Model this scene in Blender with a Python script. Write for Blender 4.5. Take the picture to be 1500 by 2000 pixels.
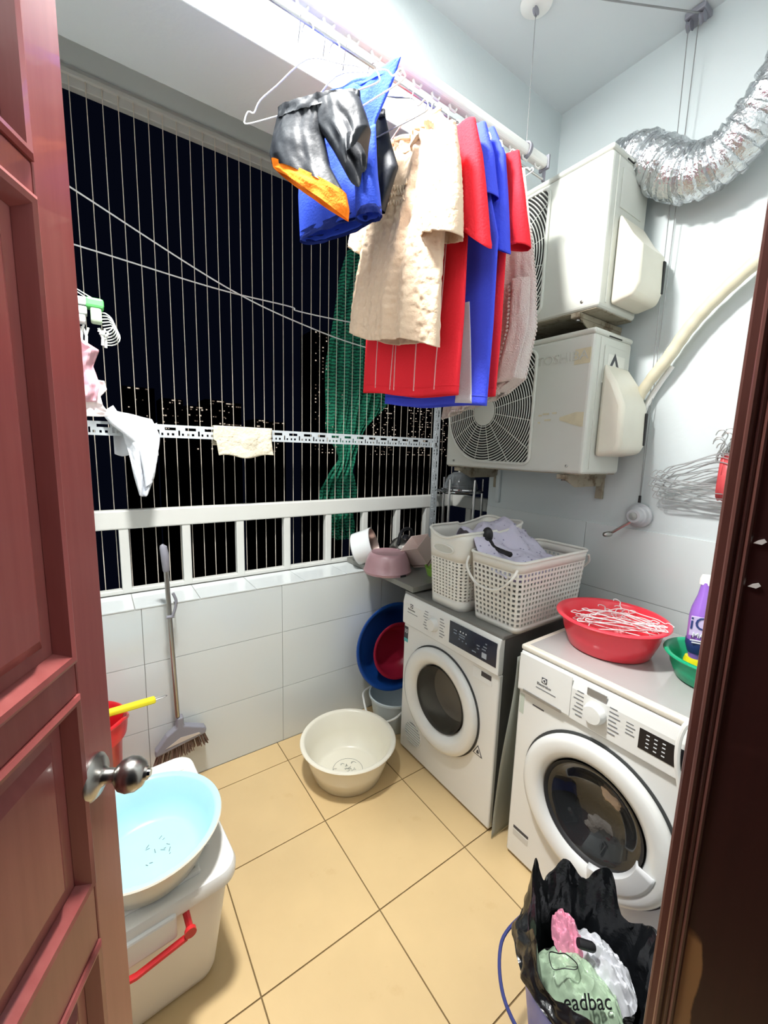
import bpy, bmesh, math, random
from mathutils import Vector, Matrix, noise

# ------------------------------------------------------------------ camera, world, light, exposure
for o in list(bpy.data.objects): bpy.data.objects.remove(o, do_unlink=True)
SC = bpy.context.scene
COL = SC.collection
R = math.radians
F_PX, YAW, PITCH, ROLL = 805.0, R(35.116), R(8.49), R(1.68)
CAM = Vector((-1.2318, -1.9132, 1.5386))
fwd = Vector((math.sin(YAW)*math.cos(PITCH), math.cos(YAW)*math.cos(PITCH), -math.sin(PITCH)))
rgt = Vector((math.cos(YAW), -math.sin(YAW), 0))
upv = rgt.cross(fwd)
r2 = rgt*math.cos(ROLL) + upv*math.sin(ROLL)
u2 = upv*math.cos(ROLL) - rgt*math.sin(ROLL)
cd = bpy.data.cameras.new('camera'); cam = bpy.data.objects.new('camera', cd); COL.objects.link(cam)
cd.sensor_fit = 'VERTICAL'; cd.sensor_height = 36.0; cd.lens = F_PX/2000.0*36.0; cd.clip_start = 0.02; cd.clip_end = 2000
mw = Matrix.Identity(4)
for i in range(3):
    mw[i][0] = r2[i]; mw[i][1] = u2[i]; mw[i][2] = -fwd[i]; mw[i][3] = CAM[i]
cam.matrix_world = mw
SC.camera = cam

world = bpy.data.worlds.new('night'); SC.world = world; world.use_nodes = True
bg = world.node_tree.nodes['Background']; bg.inputs[0].default_value = (0.0011, 0.0016, 0.0042, 1); bg.inputs[1].default_value = 1.0

LAMP_POS = (-0.98, -0.90, 3.085)
LAMP_POWER = 74.0
ld = bpy.data.lights.new('ceiling_lamp_light', 'AREA'); ld.shape = 'DISK'; ld.size = 0.24; ld.energy = LAMP_POWER; ld.color = (1.0, 0.99, 0.965)
lo = bpy.data.objects.new('ceiling_lamp_light', ld); COL.objects.link(lo); lo.location = (LAMP_POS[0], LAMP_POS[1], LAMP_POS[2] - 0.004)

SC.view_settings.view_transform = 'Standard'; SC.view_settings.look = 'None'
SC.view_settings.exposure = 0.36; SC.view_settings.gamma = 1.0; SC.view_settings.use_curve_mapping = False

# ------------------------------------------------------------------ helpers
def srgb(r, g, b):
    f = lambda c: (c/255/12.92) if c/255 <= 0.04045 else ((c/255+0.055)/1.055)**2.4
    return (f(r), f(g), f(b), 1.0)

MATS = {}
def mat(name, col, rough=0.5, metal=0.0, var=0.0, vscale=8.0, bump=0.0, bscale=60.0, spec=0.5, coat=0.0,
        trans=0.0, sss=0.0, stain=None, sscale=6.0, sthr=0.62, emit=None, estr=0.0, alpha=1.0, transl=0.0):
    """procedural principled material; col/stain are sRGB 0-255 triples"""
    if name in MATS: return MATS[name]
    m = bpy.data.materials.new(name); m.use_nodes = True; MATS[name] = m
    nt = m.node_tree; N = nt.nodes; L = nt.links; p = N['Principled BSDF']
    c = srgb(*col)
    p.inputs['Roughness'].default_value = rough; p.inputs['Metallic'].default_value = metal
    p.inputs['Specular IOR Level'].default_value = spec; p.inputs['Coat Weight'].default_value = coat
    p.inputs['Transmission Weight'].default_value = trans; p.inputs['Alpha'].default_value = alpha
    if sss: p.inputs['Subsurface Weight'].default_value = sss; p.inputs['Subsurface Radius'].default_value = (0.02, 0.015, 0.01)
    if emit: p.inputs['Emission Color'].default_value = srgb(*emit); p.inputs['Emission Strength'].default_value = estr
    tc = N.new('ShaderNodeTexCoord')
    base = N.new('ShaderNodeRGB'); base.outputs[0].default_value = c; out = base.outputs[0]
    if var > 0:
        nz = N.new('ShaderNodeTexNoise'); nz.inputs['Scale'].default_value = vscale; nz.inputs['Detail'].default_value = 5
        L.new(tc.outputs['Object'], nz.inputs['Vector'])
        hs = N.new('ShaderNodeHueSaturation'); mr = N.new('ShaderNodeMapRange')
        mr.inputs[1].default_value = 0.25; mr.inputs[2].default_value = 0.75
        mr.inputs[3].default_value = 1 - var; mr.inputs[4].default_value = 1 + var
        L.new(nz.outputs['Fac'], mr.inputs[0]); L.new(mr.outputs[0], hs.inputs['Value']); L.new(out, hs.inputs['Color']); out = hs.outputs[0]
    if stain:
        nz = N.new('ShaderNodeTexNoise'); nz.inputs['Scale'].default_value = sscale; nz.inputs['Detail'].default_value = 9; nz.inputs['Roughness'].default_value = 0.65
        L.new(tc.outputs['Object'], nz.inputs['Vector'])
        mr = N.new('ShaderNodeMapRange'); mr.inputs[1].default_value = sthr; mr.inputs[2].default_value = sthr + 0.1
        L.new(nz.outputs['Fac'], mr.inputs[0])
        mx = N.new('ShaderNodeMix'); mx.data_type = 'RGBA'
        L.new(mr.outputs[0], mx.inputs['Factor']); L.new(out, mx.inputs[6]); mx.inputs[7].default_value = srgb(*stain); out = mx.outputs[2]
    L.new(out, p.inputs['Base Color'])
    if bump > 0:
        nz = N.new('ShaderNodeTexNoise'); nz.inputs['Scale'].default_value = bscale; nz.inputs['Detail'].default_value = 4
        L.new(tc.outputs['Object'], nz.inputs['Vector'])
        b = N.new('ShaderNodeBump'); b.inputs['Strength'].default_value = bump; b.inputs['Distance'].default_value = 0.01
        L.new(nz.outputs['Fac'], b.inputs['Height']); L.new(b.outputs[0], p.inputs['Normal'])
    if transl > 0:
        t = N.new('ShaderNodeBsdfTranslucent'); L.new(out, t.inputs['Color'])
        ms = N.new('ShaderNodeMixShader'); ms.inputs[0].default_value = transl
        L.new(p.outputs[0], ms.inputs[1]); L.new(t.outputs[0], ms.inputs[2])
        L.new(ms.outputs[0], N['Material Output'].inputs['Surface'])
    return m

class MB:
    """collects vertices and faces; build() links them as one mesh object"""
    def __init__(s): s.v = []; s.f = []
    def add(s, vs, fs):
        o = len(s.v); s.v += [Vector(v) for v in vs]; s.f += [tuple(i + o for i in f) for f in fs]; return s
    def box(s, x0, x1, y0, y1, z0, z1):
        vs = [(x, y, z) for z in (z0, z1) for y in (y0, y1) for x in (x0, x1)]
        return s.add(vs, [(0,2,3,1), (4,5,7,6), (0,1,5,4), (2,6,7,3), (0,4,6,2), (1,3,7,5)])
    def obox(s, c, ax, ay, az, hx, hy, hz):
        c, ax, ay, az = Vector(c), Vector(ax), Vector(ay), Vector(az)
        vs = [c + ax*hx*i + ay*hy*j + az*hz*k for k in (-1, 1) for j in (-1, 1) for i in (-1, 1)]
        return s.add(vs, [(0,2,3,1), (4,5,7,6), (0,1,5,4), (2,6,7,3), (0,4,6,2), (1,3,7,5)])
    def rings(s, rings, closed=True, cap0=False, cap1=False):
        n = len(rings[0]); vs = [p for r in rings for p in r]; fs = []
        for i in range(len(rings) - 1):
            for k in range(n if closed else n - 1):
                a = i*n + k; b = i*n + (k + 1) % n
                fs.append((a, b, b + n, a + n))
        if cap0: fs.append(tuple(range(n - 1, -1, -1)))
        if cap1: fs.append(tuple((len(rings) - 1)*n + k for k in range(n)))
        return s.add(vs, fs)
    def lathe(s, prof, c=(0,0,0), axis=(0,0,1), n=32, sx=1.0, sy=1.0, cap0=False, cap1=False, xref=None):
        az = Vector(axis).normalized(); c = Vector(c)
        ref = Vector(xref) if xref else (Vector((1,0,0)) if abs(az.x) < 0.9 else Vector((0,1,0)))
        ax = (ref - az*ref.dot(az)).normalized(); ay = az.cross(ax)
        rs = [[c + ax*(r*sx*math.cos(2*math.pi*k/n)) + ay*(r*sy*math.sin(2*math.pi*k/n)) + az*h for k in range(n)] for r, h in prof]
        return s.rings(rs, True, cap0, cap1)
    def tube(s, path, r, n=8, closed=False, caps=True):
        P = [Vector(p) for p in path]; m = len(P)
        if not isinstance(r, (list, tuple)): r = [r]*m
        T = []
        for i in range(m):
            a = P[(i - 1) % m] if (closed or i > 0) else P[0]
            b = P[(i + 1) % m] if (closed or i < m - 1) else P[-1]
            t = (b - a); T.append(t.normalized() if t.length > 1e-9 else Vector((0,0,1)))
        ref = Vector((0,0,1)) if abs(T[0].z) < 0.9 else Vector((1,0,0))
        u = (ref - T[0]*ref.dot(T[0])).normalized(); rs = []
        for i in range(m):
            u = (u - T[i]*u.dot(T[i]))
            u = u.normalized() if u.length > 1e-6 else Vector((1,0,0))
            w = T[i].cross(u)
            rs.append([P[i] + u*(r[i]*math.cos(2*math.pi*k/n)) + w*(r[i]*math.sin(2*math.pi*k/n)) for k in range(n)])
        if closed: rs.append(rs[0])
        return s.rings(rs, True, caps and not closed, caps and not closed)
    def grid(s, fn, nu, nv, wrap=False):
        rs = [[fn(i/(nu if wrap else nu - 1), j/(nv - 1)) for i in range(nu)] for j in range(nv)]
        return s.rings(rs, wrap)
    def prism(s, poly, o, u, v, w):
        """polygon (list of 2d) in plane o+u*a+v*b, extruded by vector w"""
        o, u, v, w = Vector(o), Vector(u), Vector(v), Vector(w); n = len(poly)
        a = [o + u*p[0] + v*p[1] for p in poly]; b = [p + w for p in a]
        return s.add(a + b, [tuple(range(n - 1, -1, -1)), tuple(range(n, 2*n))] + [(k, (k+1) % n, (k+1) % n + n, k + n) for k in range(n)])

def spline(pts, n=8, closed=False):
    """Catmull-Rom through pts"""
    P = [Vector(p) for p in pts]; out = []; m = len(P)
    for i in range(m if closed else m - 1):
        p0 = P[(i-1) % m] if (closed or i > 0) else P[0]; p1 = P[i]; p2 = P[(i+1) % m]; p3 = P[(i+2) % m] if (closed or i < m - 2) else P[-1]
        for k in range(n):
            t = k/n
            out.append(0.5*((2*p1) + (p2-p0)*t + (2*p0-5*p1+4*p2-p3)*t*t + (3*p1-p0-3*p2+p3)*t**3))
    if not closed: out.append(P[-1])
    return out

def org(o):
    v = Vector((0,0,0))
    while o is not None: v += o.location; o = o.parent
    return v

def build(mb, name, m, parent=None, smooth=35, bevel=0.0, bseg=2, solid=0.0, weld=False, local=False):
    me = bpy.data.meshes.new(name)
    off = Vector((0,0,0)) if local or parent is None else org(parent)
    me.from_pydata([v - off for v in mb.v], [], mb.f)
    bm = bmesh.new(); bm.from_mesh(me)
    if weld: bmesh.ops.remove_doubles(bm, verts=bm.verts, dist=1e-5)
    bmesh.ops.recalc_face_normals(bm, faces=bm.faces); bm.to_mesh(me); bm.free()
    if smooth:
        for p in me.polygons: p.use_smooth = True
        me.set_sharp_from_angle(angle=R(smooth))
    me.materials.append(m)
    o = bpy.data.objects.new(name, me); COL.objects.link(o)
    if parent is not None: o.parent = parent
    if solid:
        md = o.modifiers.new('thickness', 'SOLIDIFY'); md.thickness = solid; md.offset = 0
    if bevel:
        md = o.modifiers.new('bevel', 'BEVEL'); md.width = bevel; md.segments = bseg; md.limit_method = 'ANGLE'; md.angle_limit = R(40)
    return o

def thing(name, label, cat, loc, group=None):
    o = bpy.data.objects.new(name, None); COL.objects.link(o); o.location = loc; o.empty_display_size = 0.05
    o['label'] = label; o['category'] = cat
    if group: o['group'] = group
    return o
def tag(o, label, cat, group=None):
    o['label'] = label; o['category'] = cat
    if group: o['group'] = group
    return o
def struct(o, label=None):
    o['kind'] = 'structure'
    if label: o['label'] = label
    return o
def dup(root, loc=None, rot=None, label=None, group=None):
    def cp(o, par):
        c = o.copy(); COL.objects.link(c); c.parent = par
        for ch in [x for x in o.children]: cp(ch, c)
        return c
    r = cp(root, None)
    if loc is not None: r.location = loc
    if rot is not None: r.rotation_euler = rot
    if label: r['label'] = label
    if group: r['group'] = group
    return r

def text(s, name, size, o, u, v, m, parent, thick=0.0004, align='CENTER', wide=1.0):
    """lettering as real mesh; baseline direction u, up direction v, at point o"""
    cu = bpy.data.curves.new(name, 'FONT'); cu.body = s; cu.size = size; cu.extrude = thick; cu.align_x = align; cu.align_y = 'CENTER'
    cu.resolution_u = 3
    t = bpy.data.objects.new(name + '_c', cu); COL.objects.link(t)
    dg = bpy.context.evaluated_depsgraph_get(); ev = t.evaluated_get(dg)
    me = bpy.data.meshes.new_from_object(ev)
    bpy.data.objects.remove(t, do_unlink=True)
    u, v, o = Vector(u).normalized(), Vector(v).normalized(), Vector(o); w = u.cross(v)
    off = org(parent)
    for vt in me.vertices: c = vt.co.copy(); vt.co = o + u*c.x*wide + v*c.y + w*c.z - off
    me.materials.clear(); me.materials.append(m)
    ob = bpy.data.objects.new(name, me); COL.objects.link(ob); ob.parent = parent
    return ob

def fbm(p, s=1.0):
    return noise.fractal(Vector(p)*s, 1.0, 2.0, 3)

def lerp(a, b, t): return a + (b - a)*t
def poly_at(pts, t):
    """point along a 2d/3d polyline, t in 0..1 by length"""
    P = [Vector(p) for p in pts]; Ls = [(P[i+1]-P[i]).length for i in range(len(P)-1)]; T = sum(Ls)*t
    for i, l in enumerate(Ls):
        if T <= l or i == len(Ls) - 1: return P[i].lerp(P[i+1], min(1, T/max(l, 1e-9)))
        T -= l
# ------------------------------------------------------------------ shared materials
M_paint = mat('wall_paint', (206, 214, 215), 0.55, var=0.025, vscale=1.5, stain=(188, 193, 191), sscale=2.2, sthr=0.74, bump=0.08, bscale=40)
M_ceil = mat('ceiling_paint', (214, 220, 222), 0.7, var=0.02, vscale=2, stain=(176, 180, 180), sscale=3.1, sthr=0.72)
M_wtile = mat('white_wall_tile', (216, 222, 222), 0.14, var=0.02, vscale=2, coat=0.2)
M_grout = mat('grey_grout', (150, 150, 146), 0.8)
M_ftile = mat('beige_floor_tile', (214, 186, 138), 0.32, var=0.05, vscale=5, stain=(206, 176, 128), sscale=7, sthr=0.6)
M_fgrout = mat('brown_grout', (120, 98, 62), 0.85, var=0.2, vscale=9)
M_white = mat('white_plastic', (236, 236, 232), 0.32, coat=0.1)
M_wmetal = mat('white_enamel', (206, 207, 202), 0.35, var=0.03, vscale=6, stain=(190, 186, 170), sscale=9, sthr=0.7)
M_cream = mat('cream_plastic', (236, 231, 214), 0.25, coat=0.3)
M_steel = mat('brushed_steel', (176, 174, 170), 0.28, metal=1.0)
M_chrome = mat('chrome', (215, 215, 215), 0.12, metal=1.0)
M_wire = mat('galvanised_wire', (190, 190, 190), 0.3, metal=0.85)
M_wwire = mat('white_coated_wire', (232, 232, 232), 0.35)
M_grey = mat('grey_plastic', (140, 140, 150), 0.4)
M_dark = mat('black_plastic', (28, 28, 32), 0.4)
M_rubber = mat('dark_rubber', (36, 36, 38), 0.6)
M_cable = mat('steel_cable', (150, 150, 150), 0.35, metal=0.6)
M_ink = mat('grey_print', (120, 122, 126), 0.5)
M_inkd = mat('dark_print', (60, 62, 70), 0.5)
M_inkw = mat('white_print', (225, 228, 232), 0.5)
# ------------------------------------------------------------------ the setting
# floor: grout slab with single tiles
WX = 0.68; XL = -1.95; YN = -1.79; T = 0.4053; GX = -0.5314; GY = -0.5557
fl = struct(build(MB().box(XL, 0.95, -2.6, 0.0, -0.08, -0.0035), 'floor', M_fgrout, smooth=0), 'beige tiled balcony floor')
g = 0.0022
full = None
for i in range(-5, 6):
    for j in range(-6, 3):
        x0, x1 = GX + i*T + g, GX + (i+1)*T - g; y0, y1 = GY + j*T + g, GY + (j+1)*T - g
        cx0, cx1, cy0, cy1 = max(x0, XL), min(x1, 0.95), max(y0, -2.6), min(y1, -0.002)
        if cx1 - cx0 < 0.02 or cy1 - cy0 < 0.02: continue
        if (cx0, cx1, cy0, cy1) == (x0, x1, y0, y1):
            if full is None:
                full = build(MB().box(0, x1-x0, 0, y1-y0, -0.004, 0.0), 'tile', M_ftile, fl, smooth=0, local=True); o = full
            else:
                o = full.copy(); COL.objects.link(o)
            o.location = (x0, y0, 0)
        else:
            o = build(MB().box(cx0, cx1, cy0, cy1, -0.004, 0.0), 'tile', M_ftile, fl, smooth=0)
# back parapet wall with tiles and a tiled ledge
LZ = 0.862
wb = struct(build(MB().box(XL, 0.95, 0.004, 0.235, -0.08, LZ - 0.004), 'wall_back', M_grout, smooth=0), 'low white tiled parapet wall under the railing')
TW = 0.611; TH = 0.3037
for k in range(-3, 3):
    x0 = -0.4979 + k*TW; a, b = max(x0 + 0.0012, XL), min(x0 + TW - 0.0012, 0.84)
    if b - a < 0.02: continue
    for r in range(3):
        z0, z1 = r*TH + 0.0012, min((r+1)*TH - 0.0012, LZ - 0.006)
        build(MB().box(a, b, 0.0, 0.006, z0, z1), 'tile', M_wtile, wb, smooth=0)
for k in range(-4, 9):
    x0 = -0.880 + (k)*0.2515; a, b = max(x0 + 0.0015, XL), min(x0 + 0.2515 - 0.0015, 0.84)
    if b - a < 0.02: continue
    build(MB().box(a, b, -0.002, 0.205, LZ - 0.006, LZ), 'ledge_tile', M_wtile, wb, smooth=0, bevel=0.001)
# right wall: paint above, tiles below; it ends short of the parapet
wr = struct(build(MB().box(WX, WX + 0.13, -2.6, -0.268, -0.08, 3.2), 'wall_right', M_paint, smooth=0), 'painted right wall, tiled up to chest height')
for r in range(5):
    z0, z1 = max(0.0, 1.232 - (5-r)*TH + 0.0012), 1.232 - (4-r)*TH - 0.0012
    for k in range(0, 4):
        y1 = -0.27 - k*TW - 0.0012; y0 = max(y1 - TW + 0.0024, YN)
        if y1 - y0 < 0.05 or z1 - z0 < 0.02: continue
        build(MB().box(WX - 0.006, WX + 0.002, y0, y1, z0, z1), 'tile', M_wtile, wr, smooth=0)
struct(build(MB().box(WX - 0.022, WX, -0.36, -0.335, 1.26, 2.68), 'trim_1', M_paint, smooth=0, bevel=0.004), 'thin white conduit up the end of the right wall')
# low side wall beyond the right wall
struct(build(MB().box(0.845, 0.98, -0.6, 0.235, -0.08, LZ - 0.002), 'wall_side', M_wtile, smooth=0))
struct(build(MB().box(XL - 0.1, XL, -2.6, 0.3, -0.08, 3.2), 'wall_left', M_paint, smooth=0))
ce = struct(build(MB().box(XL, WX + 0.13, -2.6, -0.55, 3.13, 3.3), 'ceiling', M_ceil, smooth=0))
struct(build(MB().box(XL, 0.98, -0.56, -0.24, 2.685, 3.3), 'ceiling_beam', M_paint, smooth=0, bevel=0.004), 'white beam across the ceiling above the drying rack')
struct(build(MB().box(XL, 0.98, -0.24, 0.40, 2.955, 3.3), 'ceiling_outer', M_paint, smooth=0))
# house wall with the doorway
DL, DR = -1.64, -0.75
wf = struct(build(MB().box(DR + 0.055, WX, -1.93, YN, -0.08, 3.13).box(XL, DL - 0.05, -1.93, YN, -0.08, 3.13).box(DL - 0.05, DR + 0.055, -1.93, YN, 2.42, 3.13), 'wall_front', M_paint, smooth=0))
# door frame: dark varnished wood, moulded at the balcony edge, tan noise patches low beside the moulding
def wood(name, c1, c2, rough, tan_low=False):
    m = mat(name, c1, rough, coat=0.15)
    nt = m.node_tree; N = nt.nodes; L = nt.links; p = N['Principled BSDF']
    tc = N.new('ShaderNodeTexCoord'); mp = N.new('ShaderNodeMapping'); mp.inputs['Scale'].default_value = (22, 22, 1.4)
    L.new(tc.outputs['Object'], mp.inputs[0])
    nz = N.new('ShaderNodeTexNoise'); nz.inputs['Scale'].default_value = 2.5; nz.inputs['Detail'].default_value = 8; nz.inputs['Roughness'].default_value = 0.62
    L.new(mp.outputs[0], nz.inputs['Vector'])
    cr = N.new('ShaderNodeValToRGB'); cr.color_ramp.elements[0].color = srgb(*c1); cr.color_ramp.elements[1].color = srgb(*c2)
    cr.color_ramp.elements[0].position = 0.3; cr.color_ramp.elements[1].position = 0.72
    L.new(nz.outputs['Fac'], cr.inputs[0]); out = cr.outputs[0]
    if tan_low:
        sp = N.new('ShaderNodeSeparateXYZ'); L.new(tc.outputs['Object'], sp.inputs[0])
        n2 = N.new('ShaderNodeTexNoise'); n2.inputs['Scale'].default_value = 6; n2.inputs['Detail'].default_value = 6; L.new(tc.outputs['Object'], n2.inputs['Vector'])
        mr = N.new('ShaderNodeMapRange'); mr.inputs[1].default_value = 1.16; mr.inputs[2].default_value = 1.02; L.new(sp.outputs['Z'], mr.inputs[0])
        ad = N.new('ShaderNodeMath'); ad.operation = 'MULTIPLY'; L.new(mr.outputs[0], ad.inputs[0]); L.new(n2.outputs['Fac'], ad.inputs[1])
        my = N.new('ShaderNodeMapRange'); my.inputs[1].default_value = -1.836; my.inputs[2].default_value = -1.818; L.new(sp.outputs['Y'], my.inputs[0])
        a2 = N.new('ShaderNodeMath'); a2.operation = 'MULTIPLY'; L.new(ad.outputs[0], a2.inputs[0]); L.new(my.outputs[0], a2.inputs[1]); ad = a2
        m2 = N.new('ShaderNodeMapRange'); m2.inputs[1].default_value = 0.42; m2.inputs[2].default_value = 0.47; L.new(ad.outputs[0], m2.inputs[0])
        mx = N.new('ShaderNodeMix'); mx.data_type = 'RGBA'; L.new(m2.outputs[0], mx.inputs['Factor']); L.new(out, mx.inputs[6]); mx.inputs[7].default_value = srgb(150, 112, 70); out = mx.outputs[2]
    L.new(out, p.inputs['Base Color'])
    return m
M_jamb = wood('dark_varnished_wood', (40, 18, 18), (54, 26, 24), 0.34, tan_low=True)
M_jmould = wood('brown_varnished_moulding', (84, 50, 44), (112, 72, 64), 0.3)
M_door = wood('red_brown_varnish', (140, 68, 66), (152, 80, 77), 0.34)
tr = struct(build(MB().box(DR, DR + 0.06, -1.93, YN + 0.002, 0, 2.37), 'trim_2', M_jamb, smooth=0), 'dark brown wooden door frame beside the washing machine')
for k, (a, b, c) in enumerate(((0.0, 0.004, 0.008), (0.0065, 0.008, 0.006), (0.0115, 0.004, 0.006))):
    mb = MB(); mb.tube([(DR + 0.0 + b*0.2, YN - 0.004 - a + 0.002, 0.0), (DR + b*0.2, YN - 0.004 - a + 0.002, 2.37)], 0.0040 if k == 0 else 0.0028, 10)
    build(mb, 'moulding_bead', M_jmould, tr)
build(MB().box(DR + 0.004, DR + 0.055, YN - 0.002, YN + 0.012, 0, 2.37), 'moulding_face', M_jmould, tr, smooth=0, bevel=0.003)
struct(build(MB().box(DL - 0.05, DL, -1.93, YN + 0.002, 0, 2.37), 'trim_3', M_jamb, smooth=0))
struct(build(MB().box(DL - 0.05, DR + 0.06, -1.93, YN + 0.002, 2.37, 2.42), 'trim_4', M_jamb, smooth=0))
for (yy, zz) in ((-1.811, 1.468), (-1.812, 1.428)):  # two small pale flecks on the jamb face
    build(MB().prism([(-0.004, -0.002), (0.002, -0.0025), (0.005, 0.0005), (0.003, 0.003), (-0.001, 0.001)], (DR - 0.0004, yy, zz), (0,-1,0), (0,0,1), (-0.0005,0,0)), 'pale_fleck', M_white, tr, smooth=0)
# door leaf: stiles, rails, recessed panels
E0 = Vector((-1.236, -1.105, 0)); DD = Vector((0.452, 0.892, 0)).normalized(); DN = Vector((0.892, -0.452, 0)).normalized()
DW = 0.80; DH = 2.34
hinge = E0 - DD*DW
door = bpy.data.objects.new('door_1', None); COL.objects.link(door); struct(door, 'red-brown panelled door standing open, with a steel knob'); door.location = (hinge.x, hinge.y, 0.012)
def dbox(s0, s1, z0, z1, n0, n1, mb=None):
    """s measured from the free edge (negative towards the hinge), n along the visible face normal"""
    mb = mb or MB(); c = E0 + DD*((s0+s1)/2) + DN*((n0+n1)/2) + Vector((0,0,(z0+z1)/2))
    return mb.obox(c, DD, DN, Vector((0,0,1)), abs(s1-s0)/2, abs(n1-n0)/2, abs(z1-z0)/2)
TK = 0.042; ST = 0.083
PAN = [(0.17, 0.715), (0.825, 1.160), (1.212, 1.845), (1.885, 2.24)]
build(dbox(-ST, 0, 0.012, DH, -TK, 0), 'stile', M_door, door, smooth=0, bevel=0.003)
build(dbox(-DW, -DW + ST, 0.012, DH, -TK, 0), 'stile', M_door, door, smooth=0, bevel=0.003)
zs = [0.012] + [z for p in PAN for z in p] + [DH]
for k in range(0, len(zs), 2):
    build(dbox(-DW + ST, -ST, zs[k], zs[k+1], -TK, -0.0005), 'rail', M_door, door, smooth=0, bevel=0.003)
for (z0, z1) in PAN:
    pn = build(dbox(-DW + ST - 0.004, -ST + 0.004, z0 - 0.004, z1 + 0.004, -TK + 0.010, -0.014), 'panel', M_door, door, smooth=0)
    # raised field
    s0, s1 = -DW + ST + 0.045, -ST - 0.045; a, b = z0 + 0.045, z1 - 0.045
    def P(s, z, n): return E0 + DD*s + DN*n + Vector((0,0,z))
    ch = 0.018
    mb = MB().rings([[P(s0, a, -0.014), P(s1, a, -0.014), P(s1, b, -0.014), P(s0, b, -0.014)], [P(s0+ch, a+ch, -0.004), P(s1-ch, a+ch, -0.004), P(s1-ch, b-ch, -0.004), P(s0+ch, b-ch, -0.004)]], True, False, True)
    build(mb, 'raised_field', M_door, pn, smooth=0)
    # moulding ring around the recess
    prof = [(0.0, -0.014), (0.0, 0.003), (0.006, 0.006), (0.013, 0.004), (0.020, -0.004), (0.026, -0.0135)]
    rs = []
    for (d, n) in prof:
        rs.append([P(-DW+ST+d, z0+d, n), P(-ST-d, z0+d, n), P(-ST-d, z1-d, n), P(-DW+ST+d, z1-d, n)])
    build(MB().rings(rs, True), 'moulding', M_door, pn, smooth=25)
kc = E0 + DD*(-0.062) + Vector((0,0,1.0))
kn = build(MB().lathe([(0.0,0.0),(0.036,0.0),(0.036,0.004),(0.030,0.010),(0.017,0.014),(0.012,0.020),(0.011,0.032),(0.016,0.036),(0.024,0.043),(0.0275,0.054),(0.026,0.066),(0.019,0.076),(0.012,0.079),(0.010,0.083),(0.0,0.083)], kc, DN, 32), 'door_knob', M_steel, door, smooth=40)
build(MB().lathe([(0.007,0.0828),(0.006,0.087),(0.0,0.087)], kc, DN, 16), 'turn_button', M_chrome, kn)
# flat round ceiling lamp (its light is the disc light at the top)
lp = thing('ceiling_lamp', 'round flat white LED ceiling lamp in front of the beam', 'lamp', (LAMP_POS[0], LAMP_POS[1], 3.13))
build(MB().lathe([(0.0,3.13),(0.125,3.13),(0.125,3.10),(0.110,3.086),(0.0,3.086)], (LAMP_POS[0], LAMP_POS[1], 0), (0,0,1), 40), 'housing', M_white, lp)
build(MB().lathe([(0.0,3.0858),(0.104,3.0858),(0.104,3.0850),(0.0,3.0850)], (LAMP_POS[0], LAMP_POS[1], 0), (0,0,1), 40), 'diffuser', mat('lit_diffuser', (255,255,255), 0.5, emit=(255,252,246), estr=6.0), lp)
# ------------------------------------------------------------------ beyond the balcony: night city
M_bld = mat('dark_tower_wall', (20, 17, 20), 0.9)
M_win = mat('lit_window', (0, 0, 0), 0.9, emit=(255, 236, 214), estr=0.55)
M_win2 = mat('dim_lit_window', (0, 0, 0), 0.9, emit=(255, 222, 196), estr=0.10)
random.seed(5)
def tower(x, y, w, d, h, z0, nlit, cols, rows, label, roofline=False):
    t = thing('distant_tower', label, 'building', (x, y, z0), 'lit towers across the city')
    build(MB().box(x - w/2, x + w/2, y, y + d, z0, h), 'tower_body', M_bld, t, smooth=0)
    for nm, mm, cnt in (('lit_windows', M_win, nlit), ('dim_windows', M_win2, nlit)):
        mb = MB()
        for q in range(cnt):
            c = random.randrange(cols); r = random.randrange(rows)
            xx = x - w/2 + (c + 0.5)*w/cols; zz = max(z0, 0) + (r + 0.5)*(h - max(z0, 0))/rows - 0.2
            s = random.uniform(0.08, 0.17); mb.box(xx - s*1.2, xx + s*1.2, y - 0.15, y, zz - s, zz + s)
        if roofline:
            for q in range(2):
                xx = x + random.uniform(-w/2, w/2)*0.8; mb.box(xx - 0.3, xx + 0.3, y - 0.15, y, h - 0.5, h - 0.25)
        o = build(mb, nm, mm, t, smooth=0); o['kind'] = 'stuff'
LT = ['wide distant tower with a lit roof edge, behind the pale grey garment', 'narrow distant tower beside the wide one with the lit roof edge', 'low narrow distant tower between the grey garment and the beige rag', 'distant tower with scattered lit windows just before the beige rag', 'distant tower rising straight above the beige rag', 'small low distant tower with lights beyond the right edge of the beige rag', 'last low distant tower before the tall narrow one']
for li, (x, w, h, n) in enumerate(((9, 7, 15.5, 8), (16, 5, 13, 12), (20.9, 4, 11.5, 10), (26, 5, 13.5, 12), (33, 5, 14, 12), (40, 4, 9.5, 16), (44.5, 4, 9, 10))):
    tower(x, 120 + random.uniform(-6, 6), w, 10, h, -40, n, 9, 8, LT[li], True)
tower(59, 118, 7.2, 10, 37, -40, 44, 6, 36, 'tall narrow distant tower with columns of lit windows left of the green net')
tower(65.6, 122, 5, 10, 24, -40, 20, 5, 24, 'shorter distant tower tucked beside the tall narrow one behind the green net')
for (x, w, h, n) in ((80, 6, 15, 26), (87, 6, 21, 36), (95, 7, 24, 56), (103, 6, 23, 46), (111, 7, 20, 40)):
    tower(x, 120 + random.uniform(-4, 4), w, 10, h, -40, n, 9, 26, 'distant tower dense with lit windows beyond the slotted shelf post')
gnd = struct(build(MB().box(-300, 400, 20, 140, -60, -45), 'city_ground', M_bld, smooth=0))

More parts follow.
